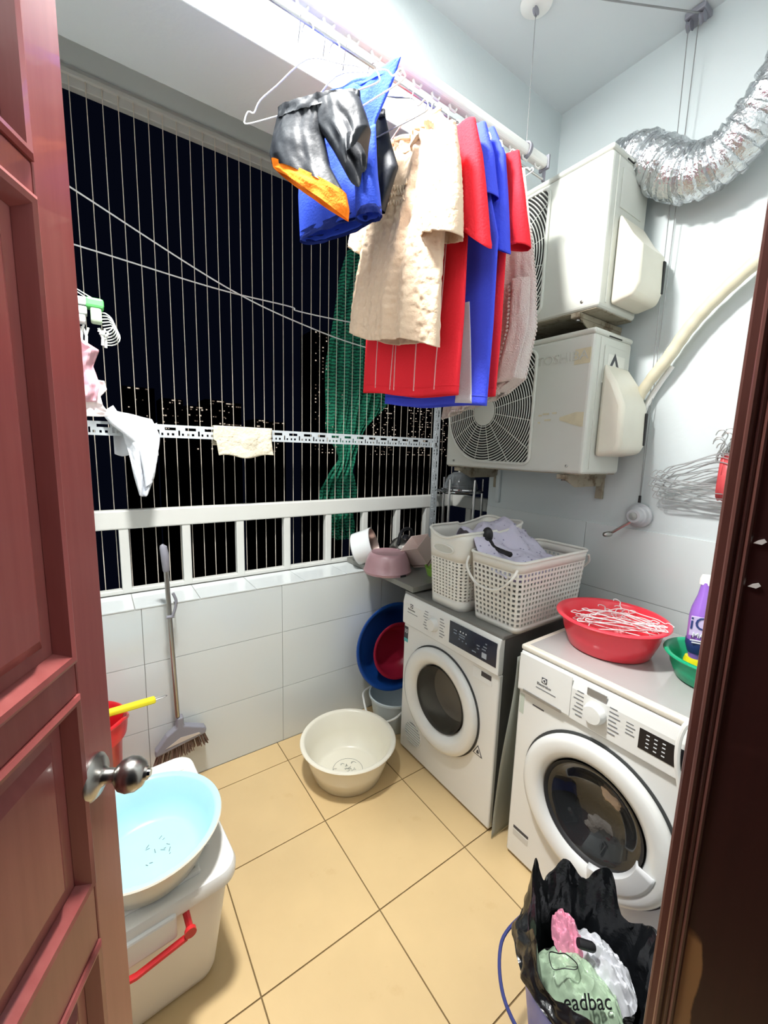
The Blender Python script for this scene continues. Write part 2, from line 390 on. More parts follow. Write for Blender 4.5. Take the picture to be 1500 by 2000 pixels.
# ------------------------------------------------------------------ white railing
RY0, RY1 = 0.207, 0.252
rl = thing('balcony_railing', 'white painted metal railing standing on the tiled ledge', 'railing', (-0.5, 0.23, LZ))
build(MB().box(XL, 0.875, RY0, RY1, 1.160, 1.245), 'top_rail', M_wmetal, rl, smooth=0, bevel=0.006)
build(MB().box(XL, 0.875, RY0 + 0.005, RY1 - 0.005, LZ, LZ + 0.022), 'bottom_rail', M_wmetal, rl, smooth=0, bevel=0.004)
bal = None
for k in range(-3, 9):
    x = -0.637 + k*0.2535
    if x < XL + 0.02 or x > 0.86: continue
    if bal is None:
        bal = build(MB().box(-0.019, 0.019, RY0 - 0.23 + 0.004, RY1 - 0.23 - 0.004, 0.0005, 1.161 - LZ), 'baluster', M_wmetal, rl, smooth=0, bevel=0.004, local=True); o = bal
    else: o = bal.copy(); COL.objects.link(o)
    o.location = (x + 0.5, 0, 0)
sr = thing('side_railing', 'short white railing section turning the corner behind the steel rack', 'railing', (0.87, -0.1, LZ))
build(MB().box(0.852, 0.897, -0.5, 0.206, 1.160, 1.245), 'top_rail', M_wmetal, sr, smooth=0, bevel=0.006)
build(MB().box(0.857, 0.892, -0.5, 0.206, LZ, LZ + 0.022), 'bottom_rail', M_wmetal, sr, smooth=0, bevel=0.004)
for y in (0.05, -0.2, -0.45): build(MB().box(0.854, 0.895, y - 0.024, y + 0.024, LZ, 1.161), 'baluster', M_wmetal, sr, smooth=0, bevel=0.004)
# ------------------------------------------------------------------ safety cable net
M_netw = mat('nylon_coated_cable', (226, 216, 200), 0.35)
cn = thing('safety_cable_net', 'net of thin taut vertical steel cables closing the balcony opening', 'cable net', (-0.5, 0.27, 2.9))
build(MB().box(XL, 0.93, 0.276, 0.31, 2.885, 2.957), 'upper_track', M_wmetal, cn, smooth=0, bevel=0.004)
build(MB().box(XL, 0.93, 0.262, 0.312, 2.918, 2.935), 'track_lip', M_wmetal, cn, smooth=0, bevel=0.002)
build(MB().box(XL, 0.93, 0.256, 0.30, 0.40, 0.43), 'lower_track', M_wmetal, cn, smooth=0)
cb = None
for k in range(-13, 41):
    x = -1.2245 + k*0.0530
    if x > 0.91: break
    if x < XL: continue
    if cb is None:
        cb = build(MB().tube([(0, 0, -2.49), (0, 0, 0.03)], 0.0016, 6), 'cable', M_netw, cn, local=True); o = cb
    else: o = cb.copy(); COL.objects.link(o)
    o.location = (x + 0.5, 0.002, 0)
# ------------------------------------------------------------------ slotted angle bar and post
M_slot = mat('grey_slotted_steel', (196, 204, 208), 0.45, metal=0.15, var=0.08, vscale=20)
def slotted(L, mapf, name, parent):
    """perforated strip: mapf(s, t, d) with s along, t across 0..0.055; real holes"""
    step = 0.08; mb = MB(); tb = [0, 0.010, 0.020, 0.032, 0.044, 0.055]
    n = int(L/step)
    for k in range(n + 1):
        s0 = k*step; cols = [0, 0.008, 0.014, 0.022, 0.030, 0.040, 0.050, 0.058, 0.066, 0.073, 0.080]
        for i in range(len(cols) - 1):
            a, b = s0 + cols[i], min(s0 + cols[i+1], L)
            if a >= L: break
            for j in range(5):
                hole = (j == 3 and 2 <= i <= 6) or (j == 1 and i in (0, 3, 5, 8)) or (j in (1, 2) and i == 8)
                if hole: continue
                q = [(a, tb[j]), (b, tb[j]), (b, tb[j+1]), (a, tb[j+1])]
                mb.add([mapf(s, t, 0) for s, t in q], [(0,1,2,3)])
    return build(mb, name, M_slot, parent, smooth=0, solid=0.0022, weld=True)
sa = thing('slotted_angle_bar', 'long grey slotted steel angle bar across the opening with cloths hung over it', 'shelf bar', (-0.6, 0.1, 1.566))
slotted(0.55 + 1.95, lambda s, t, d: (XL + s, 0.10, 1.566 + t), 'front_flange', sa)
build(MB().box(XL, 0.55, 0.10, 0.14, 1.619, 1.6212), 'top_flange', M_slot, sa, smooth=0)
sp = thing('slotted_angle_post', 'upright grey slotted steel angle post in the corner behind the blue jersey', 'shelf post', (0.575, 0.1, LZ))
slotted(1.78, lambda s, t, d: (0.548 + t, 0.097, LZ + s), 'front_flange', sp)
slotted(1.78, lambda s, t, d: (0.603, 0.098 + t, LZ + s), 'side_flange', sp)
build(MB().lathe([(0,0),(0.007,0),(0.007,0.008),(0,0.008)], (0.565, 0.085, 1.59), (0,1,0), 6), 'bolt', M_steel, sp)
# ------------------------------------------------------------------ clothes lines
M_rope = mat('white_rope', (225, 225, 225), 0.6)
r1 = spline([(XL, 0.12, 2.80), (-1.6, 0.12, 2.60), (-1.243, 0.12, 2.455), (-0.70, 0.12, 2.24), (-0.3, 0.12, 2.145), (0.055, 0.12, 2.10), (0.545, 0.12, 2.085)], 8)
tag(build(MB().tube(r1, 0.0032, 6), 'clothes_line', M_rope), 'white clothes line sloping down steeply from the door side', 'rope', 'clothes lines')
r2_ = spline([(XL, 0.13, 2.31), (-1.244, 0.13, 2.265), (-0.75, 0.13, 2.228), (-0.4, 0.13, 2.225), (-0.35, 0.13, 2.212), (-0.03, 0.13, 2.218), (0.545, 0.13, 2.25)], 8)
tag(build(MB().tube(r2_, 0.0030, 6), 'clothes_line', M_rope), 'white clothes line strung almost level, crossing the steep one', 'rope', 'clothes lines')
# ------------------------------------------------------------------ green shade net, bundled and hanging outside the cables
M_gnet = mat('green_shade_net', (28, 128, 98), 0.8, var=0.25, vscale=14)
def netty(m, cov, sc):
    nt = m.node_tree; N = nt.nodes; L = nt.links; p = N['Principled BSDF']
    tc = N.new('ShaderNodeTexCoord'); w = N.new('ShaderNodeTexWave'); w.bands_direction = 'Z'; w.inputs['Scale'].default_value = sc; w.inputs['Distortion'].default_value = 3.0; w.inputs['Detail'].default_value = 2; w.inputs['Detail Scale'].default_value = 3
    L.new(tc.outputs['Object'], w.inputs['Vector'])
    mr = N.new('ShaderNodeMapRange'); mr.inputs[1].default_value = 0.25; mr.inputs[2].default_value = 0.7; mr.inputs[3].default_value = cov; mr.inputs[4].default_value = 1.0
    L.new(w.outputs['Fac'], mr.inputs[0]); L.new(mr.outputs[0], p.inputs['Alpha'])
netty(M_gnet, 0.45, 16)
# left and right edge of the bundle (x, z) from the top down
GL = [(0.14, 2.95), (0.06, 2.69), (-0.02, 2.45), (-0.08, 2.05), (-0.10, 1.66), (-0.05, 1.57), (0.0, 1.46), (-0.13, 1.29), (-0.15, 1.20), (-0.07, 1.10), (-0.055, 1.0), (-0.03, 0.975)]
GR = [(0.42, 2.95), (0.40, 2.69), (0.42, 2.40), (0.44, 2.05), (0.34, 1.83), (0.22, 1.70), (0.10, 1.50), (0.105, 1.40), (0.125, 1.25), (0.115, 1.12), (0.11, 1.0), (0.09, 0.975)]
def gfn(u, v):
    i = min(int(v*11), 10); t = v*11 - i
    a = Vector(GL[i]).lerp(Vector(GL[i+1]), t); b = Vector(GR[i]).lerp(Vector(GR[i+1]), t)
    p = a.lerp(b, u); ph = u*34
    y = 0.335 + 0.016*math.sin(ph + 2.5*math.sin(v*7)) + 0.010*math.sin(ph*2.3 + v*11) + 0.012*fbm((u*4, v*9, 0))
    return Vector((p.x + 0.008*math.sin(v*40 + u*5), y, p.y))
gn = build(MB().grid(gfn, 90, 160), 'green_shade_net', M_gnet)
tag(gn, 'bundled green shade net hanging outside the cables behind the beige shirt', 'net')
# ------------------------------------------------------------------ peg hanger behind the door, pink cloths pegged on it
M_peg = mat('white_peg_plastic', (228, 234, 230), 0.4); M_pegg = mat('green_peg_plastic', (110, 216, 120), 0.4)
ph = thing('peg_hanger', 'white and green folding peg hanger beside the open door', 'peg hanger', (-1.3, -0.1, 1.93))
for k, (z, s) in enumerate(((1.995, 0.0), (1.965, -0.006), (1.938, -0.012))):
    build(MB().box(-1.42, -1.215 + s, -0.125, -0.075, z, z + 0.024), 'hanger_bar', M_peg, ph, smooth=0, bevel=0.004)
build(MB().box(-1.225, -1.172, -0.128, -0.072, 1.990, 2.022), 'green_end', M_pegg, ph, smooth=0, bevel=0.008)
build(MB().box(-1.212, -1.180, -0.124, -0.076, 1.945, 1.992), 'green_hinge', mat('pale_green_plastic', (190, 215, 185), 0.4), ph, smooth=0, bevel=0.006)
for k in range(6):
    a = k*0.35
    pts = [Vector((-1.19 + 0.003*k, -0.11 + 0.012*k, 1.98 - 0.008*k))]
    for q in range(1, 12):
        t = q/11*math.pi*1.15
        pts.append(Vector((-1.18 + 0.033*math.sin(t) + 0.004*k, -0.11 + 0.012*k, 1.955 - 0.006*k + 0.028*math.cos(t) - 0.012*q/11)))
    build(MB().tube(pts, 0.0022, 6), 'peg_ring', M_peg, ph)
for (x, y, z) in ((-1.185, -0.1, 1.90), (-1.176, -0.09, 1.895), (-1.245, -0.1, 1.905), (-1.232, -0.09, 1.90)):
    build(MB().tube([(x - 0.006, y, z + 0.03), (x + 0.004, y, z), (x + 0.002, y, z - 0.026)], 0.0045, 6).tube([(x + 0.012, y, z + 0.028), (x + 0.003, y, z)], 0.0035, 6), 'peg', M_peg, ph)
for dy in (-0.02, 0.02):
    build(MB().tube([(-1.205, -0.1 + dy, 2.02), (-1.42, 0.0, 2.16), (-1.5, 0.13, 2.283)], 0.0018, 5), 'cord', M_peg, ph)
M_pink = mat('pink_cotton', (242, 196, 208), 0.85, transl=0.2); M_pinkw = mat('pink_white_cotton', (242, 232, 232), 0.85, var=0.05, vscale=18)
def cloth_strip(L, Rr, y, amp, seed, nf=3.0, nu=28, nv=50):
    def fn(u, v):
        a, b = poly_at(L, v), poly_at(Rr, v); p = a.lerp(b, u)
        return Vector((p.x, y + amp*math.sin(u*nf*6.28 + seed + 2*v) + amp*1.6*fbm((u*2 + seed, v*3, seed)), p.y))
    return MB().grid(fn, nu, nv)
tag(build(cloth_strip([(-1.34, 1.90), (-1.33, 1.75), (-1.34, 1.66)], [(-1.242, 1.885), (-1.195, 1.855), (-1.215, 1.80), (-1.20, 1.74), (-1.215, 1.68)], -0.11, 0.012, 1.0), 'pink_cloth', M_pink, solid=0.003), 'small pink cloth pegged below the peg hanger', 'cloth')
tag(build(cloth_strip([(-1.35, 1.77), (-1.35, 1.70), (-1.35, 1.62)], [(-1.185, 1.755), (-1.18, 1.725), (-1.20, 1.70), (-1.195, 1.67), (-1.172, 1.632)], -0.085, 0.010, 3.0), 'printed_cloth', M_pinkw, solid=0.003), 'white printed cloth hanging behind the small pink one', 'cloth')
# ------------------------------------------------------------------ cloths over the slotted bar
M_gcl = mat('pale_grey_cotton', (222, 226, 232), 0.85, bump=0.2, bscale=90)
def gc(u, v):
    # folds over the bar and hangs to a point
    L = [(-1.175, 1.672), (-1.135, 1.60), (-1.115, 1.50), (-1.10, 1.40), (-1.085, 1.325)]; Q = [(-1.02, 1.640), (-1.0, 1.57), (-1.015, 1.48), (-1.03, 1.40), (-1.055, 1.33)]
    a, b = poly_at(L, v), poly_at(Q, v); p = a.lerp(b, u)
    y = 0.082 - 0.018*math.sin(v*2.2) + 0.013*math.sin(u*9 + v*4) + 0.012*fbm((u*3, v*4, 2))
    if v < 0.12: y += (0.12 - v)*0.35
    return Vector((p.x, y, p.y - 0.01*math.sin(u*3.1)*(1 if v > 0.9 else 0)))
gcl = thing('grey_garment', 'pale grey crumpled garment draped over the slotted bar', 'garment', (-1.09, 0.09, 1.63))
build(MB().grid(gc, 40, 60), 'front_fall', M_gcl, gcl, solid=0.004)
def gc2(u, v):
    p = spline([Vector((-1.178, 0.075, 1.668)), Vector((-1.15, 0.07, 1.625)), Vector((-1.11, 0.062, 1.585)), Vector((-1.07, 0.058, 1.535)), Vector((-1.055, 0.055, 1.45)), Vector((-1.05, 0.06, 1.37))], 12)
    c = p[min(int(u*(len(p)-1)), len(p)-1)]; t = v*math.pi*2
    w = 0.026*(1 - 0.35*u)
    return c + Vector((w*0.8*math.cos(t), 0.014*math.sin(t), w*0.9*math.cos(t)*0.7))
build(MB().grid(gc2, 40, 18), 'rolled_sleeve', M_gcl, gcl)
def gc3(u, v):
    x = -1.16 + 0.16*u; z = 1.632 - 0.14*v - 0.01*math.sin(u*9); return Vector((x, 0.148 + 0.008*math.sin(u*12), z))
build(MB().grid(gc3, 20, 10), 'rear_fall', M_gcl, gcl, solid=0.004)
M_rag = mat('beige_rag', (214, 206, 184), 0.9, var=0.12, vscale=30, bump=0.5, bscale=70)
def rag(u, v):
    # over the bar: rear fall, top, front fall
    x = lerp(-0.777, -0.508, u) + 0.006*math.sin(v*7)
    s = v*0.27
    if s < 0.085: y, z = 0.150, 1.625 - (0.085 - s)
    elif s < 0.135: y, z = 0.150 - (s - 0.085)*1.28, 1.627
    else: y, z = 0.086, 1.627 - (s - 0.135)
    if s >= 0.135: z += 0.006*math.sin(u*9)*(s - 0.135)/0.135 - 0.012*(0.3 - abs(u - 0.45))*(s-0.135)/0.1
    return Vector((x + (0.012 if s > 0.2 and u < 0.1 else 0), y + 0.005*fbm((u*5, v*5, 4)) - 0.003*math.sin(u*14), z))
tag(build(MB().grid(rag, 46, 46), 'cleaning_rag', M_rag, solid=0.004), 'beige cleaning rag folded over the slotted bar', 'rag')
# ------------------------------------------------------------------ lift drying rack
RKY, RKZ = -0.79, 2.600
rk = thing('drying_rack', 'white ceiling drying rack with a long tube and rod holding the laundry', 'drying rack', (-0.4, RKY, RKZ))
build(MB().box(-1.25, 0.272, RKY - 0.018, RKY + 0.018, 2.636, 2.674), 'tube', M_white, rk, smooth=0, bevel=0.012, bseg=4)
build(MB().tube([(-1.25, RKY, RKZ), (0.268, RKY, RKZ)], 0.0042, 10), 'rod', M_wire, rk)
for x in (-1.2, 0.270):
    build(MB().box(x - 0.005, x + 0.006, RKY - 0.022, RKY + 0.022, 2.630, 2.680).box(x - 0.004, x + 0.005, RKY - 0.007, RKY + 0.007, 2.592, 2.632), 'end_cap', M_grey, rk, smooth=0, bevel=0.003)
for x in (-1.0, 0.155):
    build(MB().lathe([(0.022,-0.006),(0.028,-0.006),(0.028,0.006),(0.022,0.006)], (x, RKY, 2.657), (1,0,0), 20), 'hanger_clamp', M_grey, rk)
    build(MB().tube([(x, RKY, 2.684), (x, RKY, 3.10)], 0.0014, 6), 'lift_cable', M_cable, rk)
for k in range(20):
    x = -1.18 + k*0.074
    build(MB().tube([(x - 0.016, RKY, 2.636), (x - 0.010, RKY, 2.625), (x + 0.010, RKY, 2.625), (x + 0.016, RKY, 2.636)], 0.004, 6), 'hook_loop', M_white, rk)
def pulley(x, y, label):
    t = thing('ceiling_pulley', label, 'pulley', (x, y, 3.13), 'rack pulleys')
    build(MB().lathe([(0,3.13),(0.055,3.13),(0.055,3.122),(0.035,3.115),(0,3.115)], (x, y, 0), (0,0,1), 24), 'rose', M_white, t)
    build(MB().lathe([(0,-0.004),(0.014,-0.004),(0.010,0),(0.014,0.004),(0,0.004)], (x, y, 3.10), (0,1,0), 16), 'wheel', M_grey, t)
pulley(0.155, RKY, 'small round white pulley on the ceiling above the rack end')
cp = thing('corner_pulley', 'grey double pulley block screwed to the wall at the ceiling corner', 'pulley', (WX, -1.11, 3.08))
build(MB().box(WX - 0.065, WX, -1.148, -1.082, 3.108, 3.128), 'bracket', M_grey, cp, smooth=0, bevel=0.004)
for y in (-1.135, -1.095):
    build(MB().lathe([(0,-0.007),(0.018,-0.007),(0.012,0),(0.018,0.007),(0,0.007)], (WX - 0.045, y, 3.092), (0,1,0), 20), 'wheel', M_grey, cp)
wc = thing('winch', 'grey hand winch with crank on the right wall', 'winch', (WX, -1.11, 1.30))
WCZ = 1.295
build(MB().lathe([(0,0),(0.052,0),(0.052,0.010),(0.044,0.016),(0.040,0.030),(0.034,0.034),(0.030,0.052),(0.027,0.056),(0,0.058)], (WX - 0.006, -1.11, WCZ), (-1,0,0), 32), 'drum', mat('pale_grey_winch', (196, 198, 202), 0.3, coat=0.2), wc)
build(MB().lathe([(0.008,0.0575),(0.016,0.0575),(0.016,0.061),(0,0.062)], (WX - 0.006, -1.11, WCZ), (-1,0,0), 20), 'hub', M_steel, wc)
build(MB().tube([(WX - 0.055, -1.10, WCZ - 0.025), (WX - 0.064, -1.06, WCZ - 0.060), (WX - 0.066, -1.035, WCZ - 0.082)], 0.006, 8), 'crank_arm', M_steel, wc)
build(MB().lathe([(0,0),(0.011,0.002),(0.013,0.012),(0.011,0.034),(0.006,0.04),(0,0.04)], (WX - 0.062, -1.028, WCZ - 0.090), (-0.9, 0.35, -0.1), 14), 'crank_knob', M_steel, wc)
build(MB().lathe([(0,0),(0.006,0),(0.005,0.03),(0,0.03)], (WX - 0.022, -1.11, WCZ + 0.056), (0,0,1), 10), 'cable_guide', M_rubber, wc)
for k, y in enumerate((-1.131, -1.099)):
    tag(build(MB().tube([(WX - 0.063, y, 3.08), (WX - 0.022, -1.112 + 0.003*k, WCZ + 0.085)], 0.0015, 6), 'lift_cable', M_cable), 'thin steel cable running down the wall from corner pulley to winch', 'cable', 'winch cables')
tag(build(MB().tube([(0.05, -0.805, 3.105), (0.325, -0.962, 3.100), (WX - 0.05, -1.132, 3.103)], 0.003, 6), 'ceiling_cable', M_cable), 'dark cable running under the ceiling to the corner pulley', 'cable')

# ------------------------------------------------------------------ wire coat hangers
def hanger_path():
    """outline in (s, z): apex at 0,0; returns hook path and body path"""
    body = [(0.0, 0.0), (-0.10, -0.038), (-0.155, -0.060), (-0.176, -0.085), (-0.196, -0.078), (-0.208, -0.094), (-0.200, -0.108), (-0.10, -0.112), (0.0, -0.114), (0.10, -0.112), (0.200, -0.108), (0.208, -0.094), (0.196, -0.078), (0.176, -0.085), (0.155, -0.060), (0.10, -0.038)]
    hook = [(0.0, 0.0), (0.001, 0.028), (0.015, 0.055), (0.017, 0.070), (0.006, 0.084), (-0.010, 0.082), (-0.017, 0.068)]
    return body, hook
def wire_hanger(name, label, cat, O, d, tilt=0.0, drop=0.085, group=None, m=None, r=0.0019, scale=0.96):
    d = Vector((d[0], d[1], 0)).normalized(); O = Vector(O); body, hook = hanger_path(); ct, st = math.cos(tilt), math.sin(tilt)
    def P(p): a, b = p[0]*scale, p[1]*scale; return O + d*(a*ct - b*st) + Vector((0, 0, a*st + b*ct - drop*scale))
    t = thing(name, label, cat, O, group)
    bp = spline([P(p) for p in body], 4, closed=True)
    build(MB().tube(bp, r, 6, closed=True), 'frame', m or M_wwire, t)
    build(MB().tube(spline([P(p) for p in hook], 4), r, 6), 'hook', m or M_wwire, t)
    return t
HD = (0.555, -0.832)
hook_z = RKZ + 0.004
GH = 'wire hangers on the rack rod'
wire_hanger('wire_hanger', 'white wire hanger carrying the black and orange shorts', 'hanger', (-0.722, RKY, hook_z), HD, 0.0, group=GH)
wire_hanger('wire_hanger', 'wire hanger inside the blue sleeveless top', 'hanger', (-0.640, RKY, hook_z), (0.42, -0.9), 0.10, group=GH)
wire_hanger('wire_hanger', 'wire hanger carrying the second black shorts', 'hanger', (-0.530, RKY, hook_z), (0.3, -0.954), -0.05, group=GH, m=M_wire)
wire_hanger('wire_hanger', 'wire hanger inside the beige T-shirt', 'hanger', (-0.400, RKY, hook_z), (0.02, -1), -0.16, group=GH)
wire_hanger('wire_hanger', 'wire hanger inside the striped red jersey', 'hanger', (-0.320, RKY, hook_z), (0, -1), -0.03, group=GH)
wire_hanger('wire_hanger', 'wire hanger inside the blue jersey with white side panels', 'hanger', (-0.250, RKY, hook_z), (0, -1), 0, group=GH)
wire_hanger('wire_hanger', 'wire hanger inside the plain blue jersey', 'hanger', (-0.200, RKY, hook_z), (0, -1), 0, group=GH)
wire_hanger('wire_hanger', 'wire hanger inside the plain red jersey', 'hanger', (-0.140, RKY, hook_z), (0, -1), 0, group=GH)
wire_hanger('wire_hanger', 'wire hanger under the fringed white towel', 'hanger', (0.085, RKY, hook_z), (0, -1), 0, group=GH, scale=0.45)
for x in (-0.742, -0.672, -0.612, -0.30, -0.27):
    tag(build(MB().tube(spline([(x, RKY - 0.004, hook_z + 0.004), (x + 0.004, RKY + 0.010, hook_z - 0.004), (x + 0.004, RKY + 0.016, hook_z - 0.020), (x, RKY + 0.014, hook_z - 0.045)], 5), 0.0018, 6), 'wire_hook', M_wire), 'short bent wire hook hanging on the rack rod', 'hook', 'bent hooks on the rack rod')

# ------------------------------------------------------------------ garments
def loftfn(Lp, Rp, O, d, dep, seed, folds=5, amp=0.008, neck=0.0, top_flat=0.25, crinkle=0.0, hemwave=0.0):
    """closed sleeve of cloth between left edge Lp and right edge Rp (both bottom to top, (s, z) in the vertical plane O,d)"""
    d = Vector((d[0], d[1], 0)).normalized(); nrm = Vector((d.y, -d.x, 0))   # nrm points to the front
    if nrm.x > 0: nrm = -nrm
    O = Vector((O[0], O[1], 0))
    def fn(u, v):
        a, b = poly_at(Lp, v), poly_at(Rp, v)
        t = u*2*math.pi; cx = math.cos(t); sx = math.sin(t)
        k = 0.5 - 0.5*cx                      # 0 at left edge, 1 at right edge
        p = a.lerp(b, k)
        g = dep*(1 - (1 - top_flat)*v**1.5)
        f = (abs(sx)**0.8)*(1 if sx > 0 else -1)
        side = 0.0 if sx > 0 else 7.0
        fold = amp*2.6*(1 - 0.5*v)*noise.noise(Vector((k*folds*1.6 + seed*3, v*1.3 + seed, side))) + amp*1.0*noise.noise(Vector((k*folds*3.6 + seed, v*2.4, side + 3)))
        cr = crinkle*(noise.noise(Vector((k*20 + seed, v*26, side))) + 0.7*noise.noise(Vector((k*44 + seed, v*50, side))))
        z = p.y + hemwave*math.sin(k*7 + seed)*(1 - v)**4
        if sx > 0 and neck: z -= neck*max(0, math.sin(math.pi*k))**0.8*max(0, (v - 0.9)/0.1)
        return O + d*p.x + nrm*(g*f + (fold + cr)*min(1, abs(sx)*2.5)) + Vector((0, 0, z))
    return fn, nrm
def loft(Lp, Rp, O, d, dep, seed, folds=5, amp=0.008, nu=96, nv=70, **kw):
    return MB().grid(loftfn(Lp, Rp, O, d, dep, seed, folds, amp, **kw)[0], nu, nv, wrap=True)
def uof(k): return math.acos(1 - 2*k)/(2*math.pi)
def fabric(name, col, bump=0.25, bscale=160, var=0.03, rough=0.85, transl=0.12):
    return mat(name, col, rough, bump=bump, bscale=bscale, var=var, vscale=6, transl=transl, spec=0.25)
M_black = fabric('black_nylon', (24, 28, 35), 0.15, 40, rough=0.5, transl=0.0)
M_orange = fabric('orange_nylon', (250, 132, 24)); M_blue = fabric('royal_blue_knit', (56, 88, 216)); M_blue2 = fabric('deep_blue_knit', (74, 90, 238))
M_navy = fabric('navy_knit', (26, 44, 118)); M_red = fabric('red_knit', (255, 50, 64)); M_beige = fabric('beige_cotton', (238, 212, 184), 0.5, 55)
M_white_c = fabric('white_knit', (230, 230, 236)); M_towel = fabric('off_white_terry', (236, 226, 220), 0.8, 220)
M_line = fabric('pale_stripe', (246, 200, 200))
# black shorts with orange hem panel
Osh = (-0.720, -0.80)
sh = thing('sports_shorts', 'black nylon sports shorts with an orange hem panel on a white wire hanger', 'shorts', (-0.72, -0.80, 2.41))
build(loft([(-0.118, 2.30), (-0.124, 2.325), (-0.112, 2.37), (-0.094, 2.42)], [(0.105, 2.185), (0.060, 2.26), (0.042, 2.33), (0.060, 2.408)], Osh, HD, 0.034, 0.4, 2, 0.006, 84, 40, top_flat=0.5), 'near_leg', M_black, sh)
build(loft([(-0.099, 2.276), (-0.112, 2.288), (-0.116, 2.308)], [(0.113, 2.125), (0.116, 2.15), (0.107, 2.188)], Osh, HD, 0.036, 0.4, 2, 0.004, 84, 12, top_flat=0.95), 'orange_panel', M_orange, sh)
build(loft([(0.119, 2.214), (0.075, 2.285), (0.030, 2.35), (0.020, 2.405)], [(0.152, 2.285), (0.172, 2.320), (0.158, 2.36), (0.140, 2.402)], Osh, HD, 0.045, 2.0, 2, 0.007, 72, 40, top_flat=0.5), 'far_leg', M_black, sh)
build(loft([(-0.098, 2.398), (-0.096, 2.426)], [(0.144, 2.384), (0.142, 2.410)], Osh, HD, 0.024, 1.0, 9, 0.003, 90, 6, top_flat=0.9), 'waistband', M_black, sh)
# blue sleeveless top
Obt = (-0.600, -0.775); Dbt = (0.50, -0.866)
bt = thing('sleeveless_top', 'royal blue sleeveless top hanging behind the black shorts', 'top', (-0.60, -0.775, 2.5))
build(loft([(-0.150, 2.162), (-0.158, 2.28), (-0.150, 2.437), (-0.138, 2.518), (-0.10, 2.536)], [(0.085, 2.180), (0.094, 2.318), (0.092, 2.416), (0.140, 2.494), (0.162, 2.545)], Obt, Dbt, 0.028, 0.9, 2, 0.006, 96, 70, neck=0.040, top_flat=0.3), 'body', M_blue, bt, solid=0.002)
build(loft([(-0.151, 2.154), (-0.152, 2.176)], [(0.086, 2.170), (0.087, 2.194)], Obt, Dbt, 0.0300, 0.9, 2, 0.006, 96, 5, top_flat=1.0), 'hem_band', M_navy, bt)
build(loft([(0.050, 2.165), (0.042, 2.25), (0.045, 2.36)], [(0.120, 2.168), (0.106, 2.26), (0.098, 2.38)], (-0.625, -0.805), Dbt, 0.024, 3.0, 2, 0.003, 50, 30), 'hanging_strap', M_blue, bt, solid=0.002)
build(loft([(0.048, 2.158), (0.049, 2.178)], [(0.122, 2.160), (0.119, 2.182)], (-0.625, -0.805), Dbt, 0.026, 3.0, 2, 0.003, 50, 5, top_flat=1.0), 'strap_band', M_navy, bt)
# second black shorts
Ob2 = (-0.515, -0.79); D2 = (0.3, -0.954)
b2 = thing('black_shorts', 'plain black shorts hanging between the blue top and the beige T-shirt', 'shorts', (-0.515, -0.79, 2.46))
build(loft([(-0.10, 2.24), (-0.11, 2.32), (-0.10, 2.46)], [(0.042, 2.222), (0.090, 2.32), (0.062, 2.39), (0.036, 2.475)], Ob2, D2, 0.026, 1.5, 2, 0.006, 72, 40, top_flat=0.4), 'body', M_black, b2)
build(loft([(-0.102, 2.45), (-0.10, 2.475)], [(0.040, 2.462), (0.036, 2.485)], Ob2, D2, 0.016, 1.5, 7, 0.003, 60, 5, top_flat=0.9), 'waistband', M_black, b2)
# beige T-shirt
Og = (-0.410, -0.79); DY = (0, -1)
tb = thing('t_shirt', 'crumpled beige cotton T-shirt with raised print, hanging in front of the red jersey', 't-shirt', (-0.40, -0.79, 2.45))
bargs = ([(-0.284, 1.962), (-0.268, 2.06), (-0.226, 2.214), (-0.200, 2.345), (-0.180, 2.42), (-0.097, 2.496)], [(0.192, 1.832), (0.193, 1.998), (0.197, 2.123), (0.218, 2.281), (0.226, 2.365), (0.158, 2.452)], Og, DY, 0.044, 2.1, 5, 0.012)
bkw = dict(neck=0.062, top_flat=0.25, crinkle=0.0042, hemwave=0.010)
build(loft(*bargs, 220, 190, **bkw), 'body', M_beige, tb, solid=0.002)
bfn, bn = loftfn(*bargs, **bkw)
build(MB().tube([bfn(k/72, 1.0) for k in range(72)], 0.0075, 8, closed=True), 'collar', M_beige, tb)
build(loft([(-0.303, 2.278), (-0.285, 2.32), (-0.267, 2.375), (-0.185, 2.435)], [(-0.225, 2.218), (-0.195, 2.28), (-0.17, 2.35), (-0.14, 2.44)], (-0.405, -0.79), DY, 0.036, 0.2, 2, 0.005, 70, 44, top_flat=0.4, crinkle=0.003), 'sleeve', M_beige, tb, solid=0.002)
build(loft([(0.134, 2.138), (0.140, 2.20), (0.155, 2.28), (0.17, 2.39)], [(0.266, 2.100), (0.262, 2.19), (0.248, 2.285), (0.228, 2.385)], (-0.415, -0.79), DY, 0.050, 0.9, 2, 0.008, 90, 70, top_flat=0.4, crinkle=0.003), 'sleeve', M_beige, tb, solid=0.002)
for k, (k0, k1, v0) in enumerate(((0.30, 0.62, 0.700), (0.32, 0.58, 0.675), (0.30, 0.62, 0.635))):
    pts = [bfn(uof(lerp(k0, k1, q/36)), v0 + 0.012*math.sin(q*2.2 + k)) + bn*0.002 for q in range(37)]
    build(MB().tube(pts, 0.0028, 6), 'raised_print', mat('cream_print', (232, 212, 188), 0.8), tb)
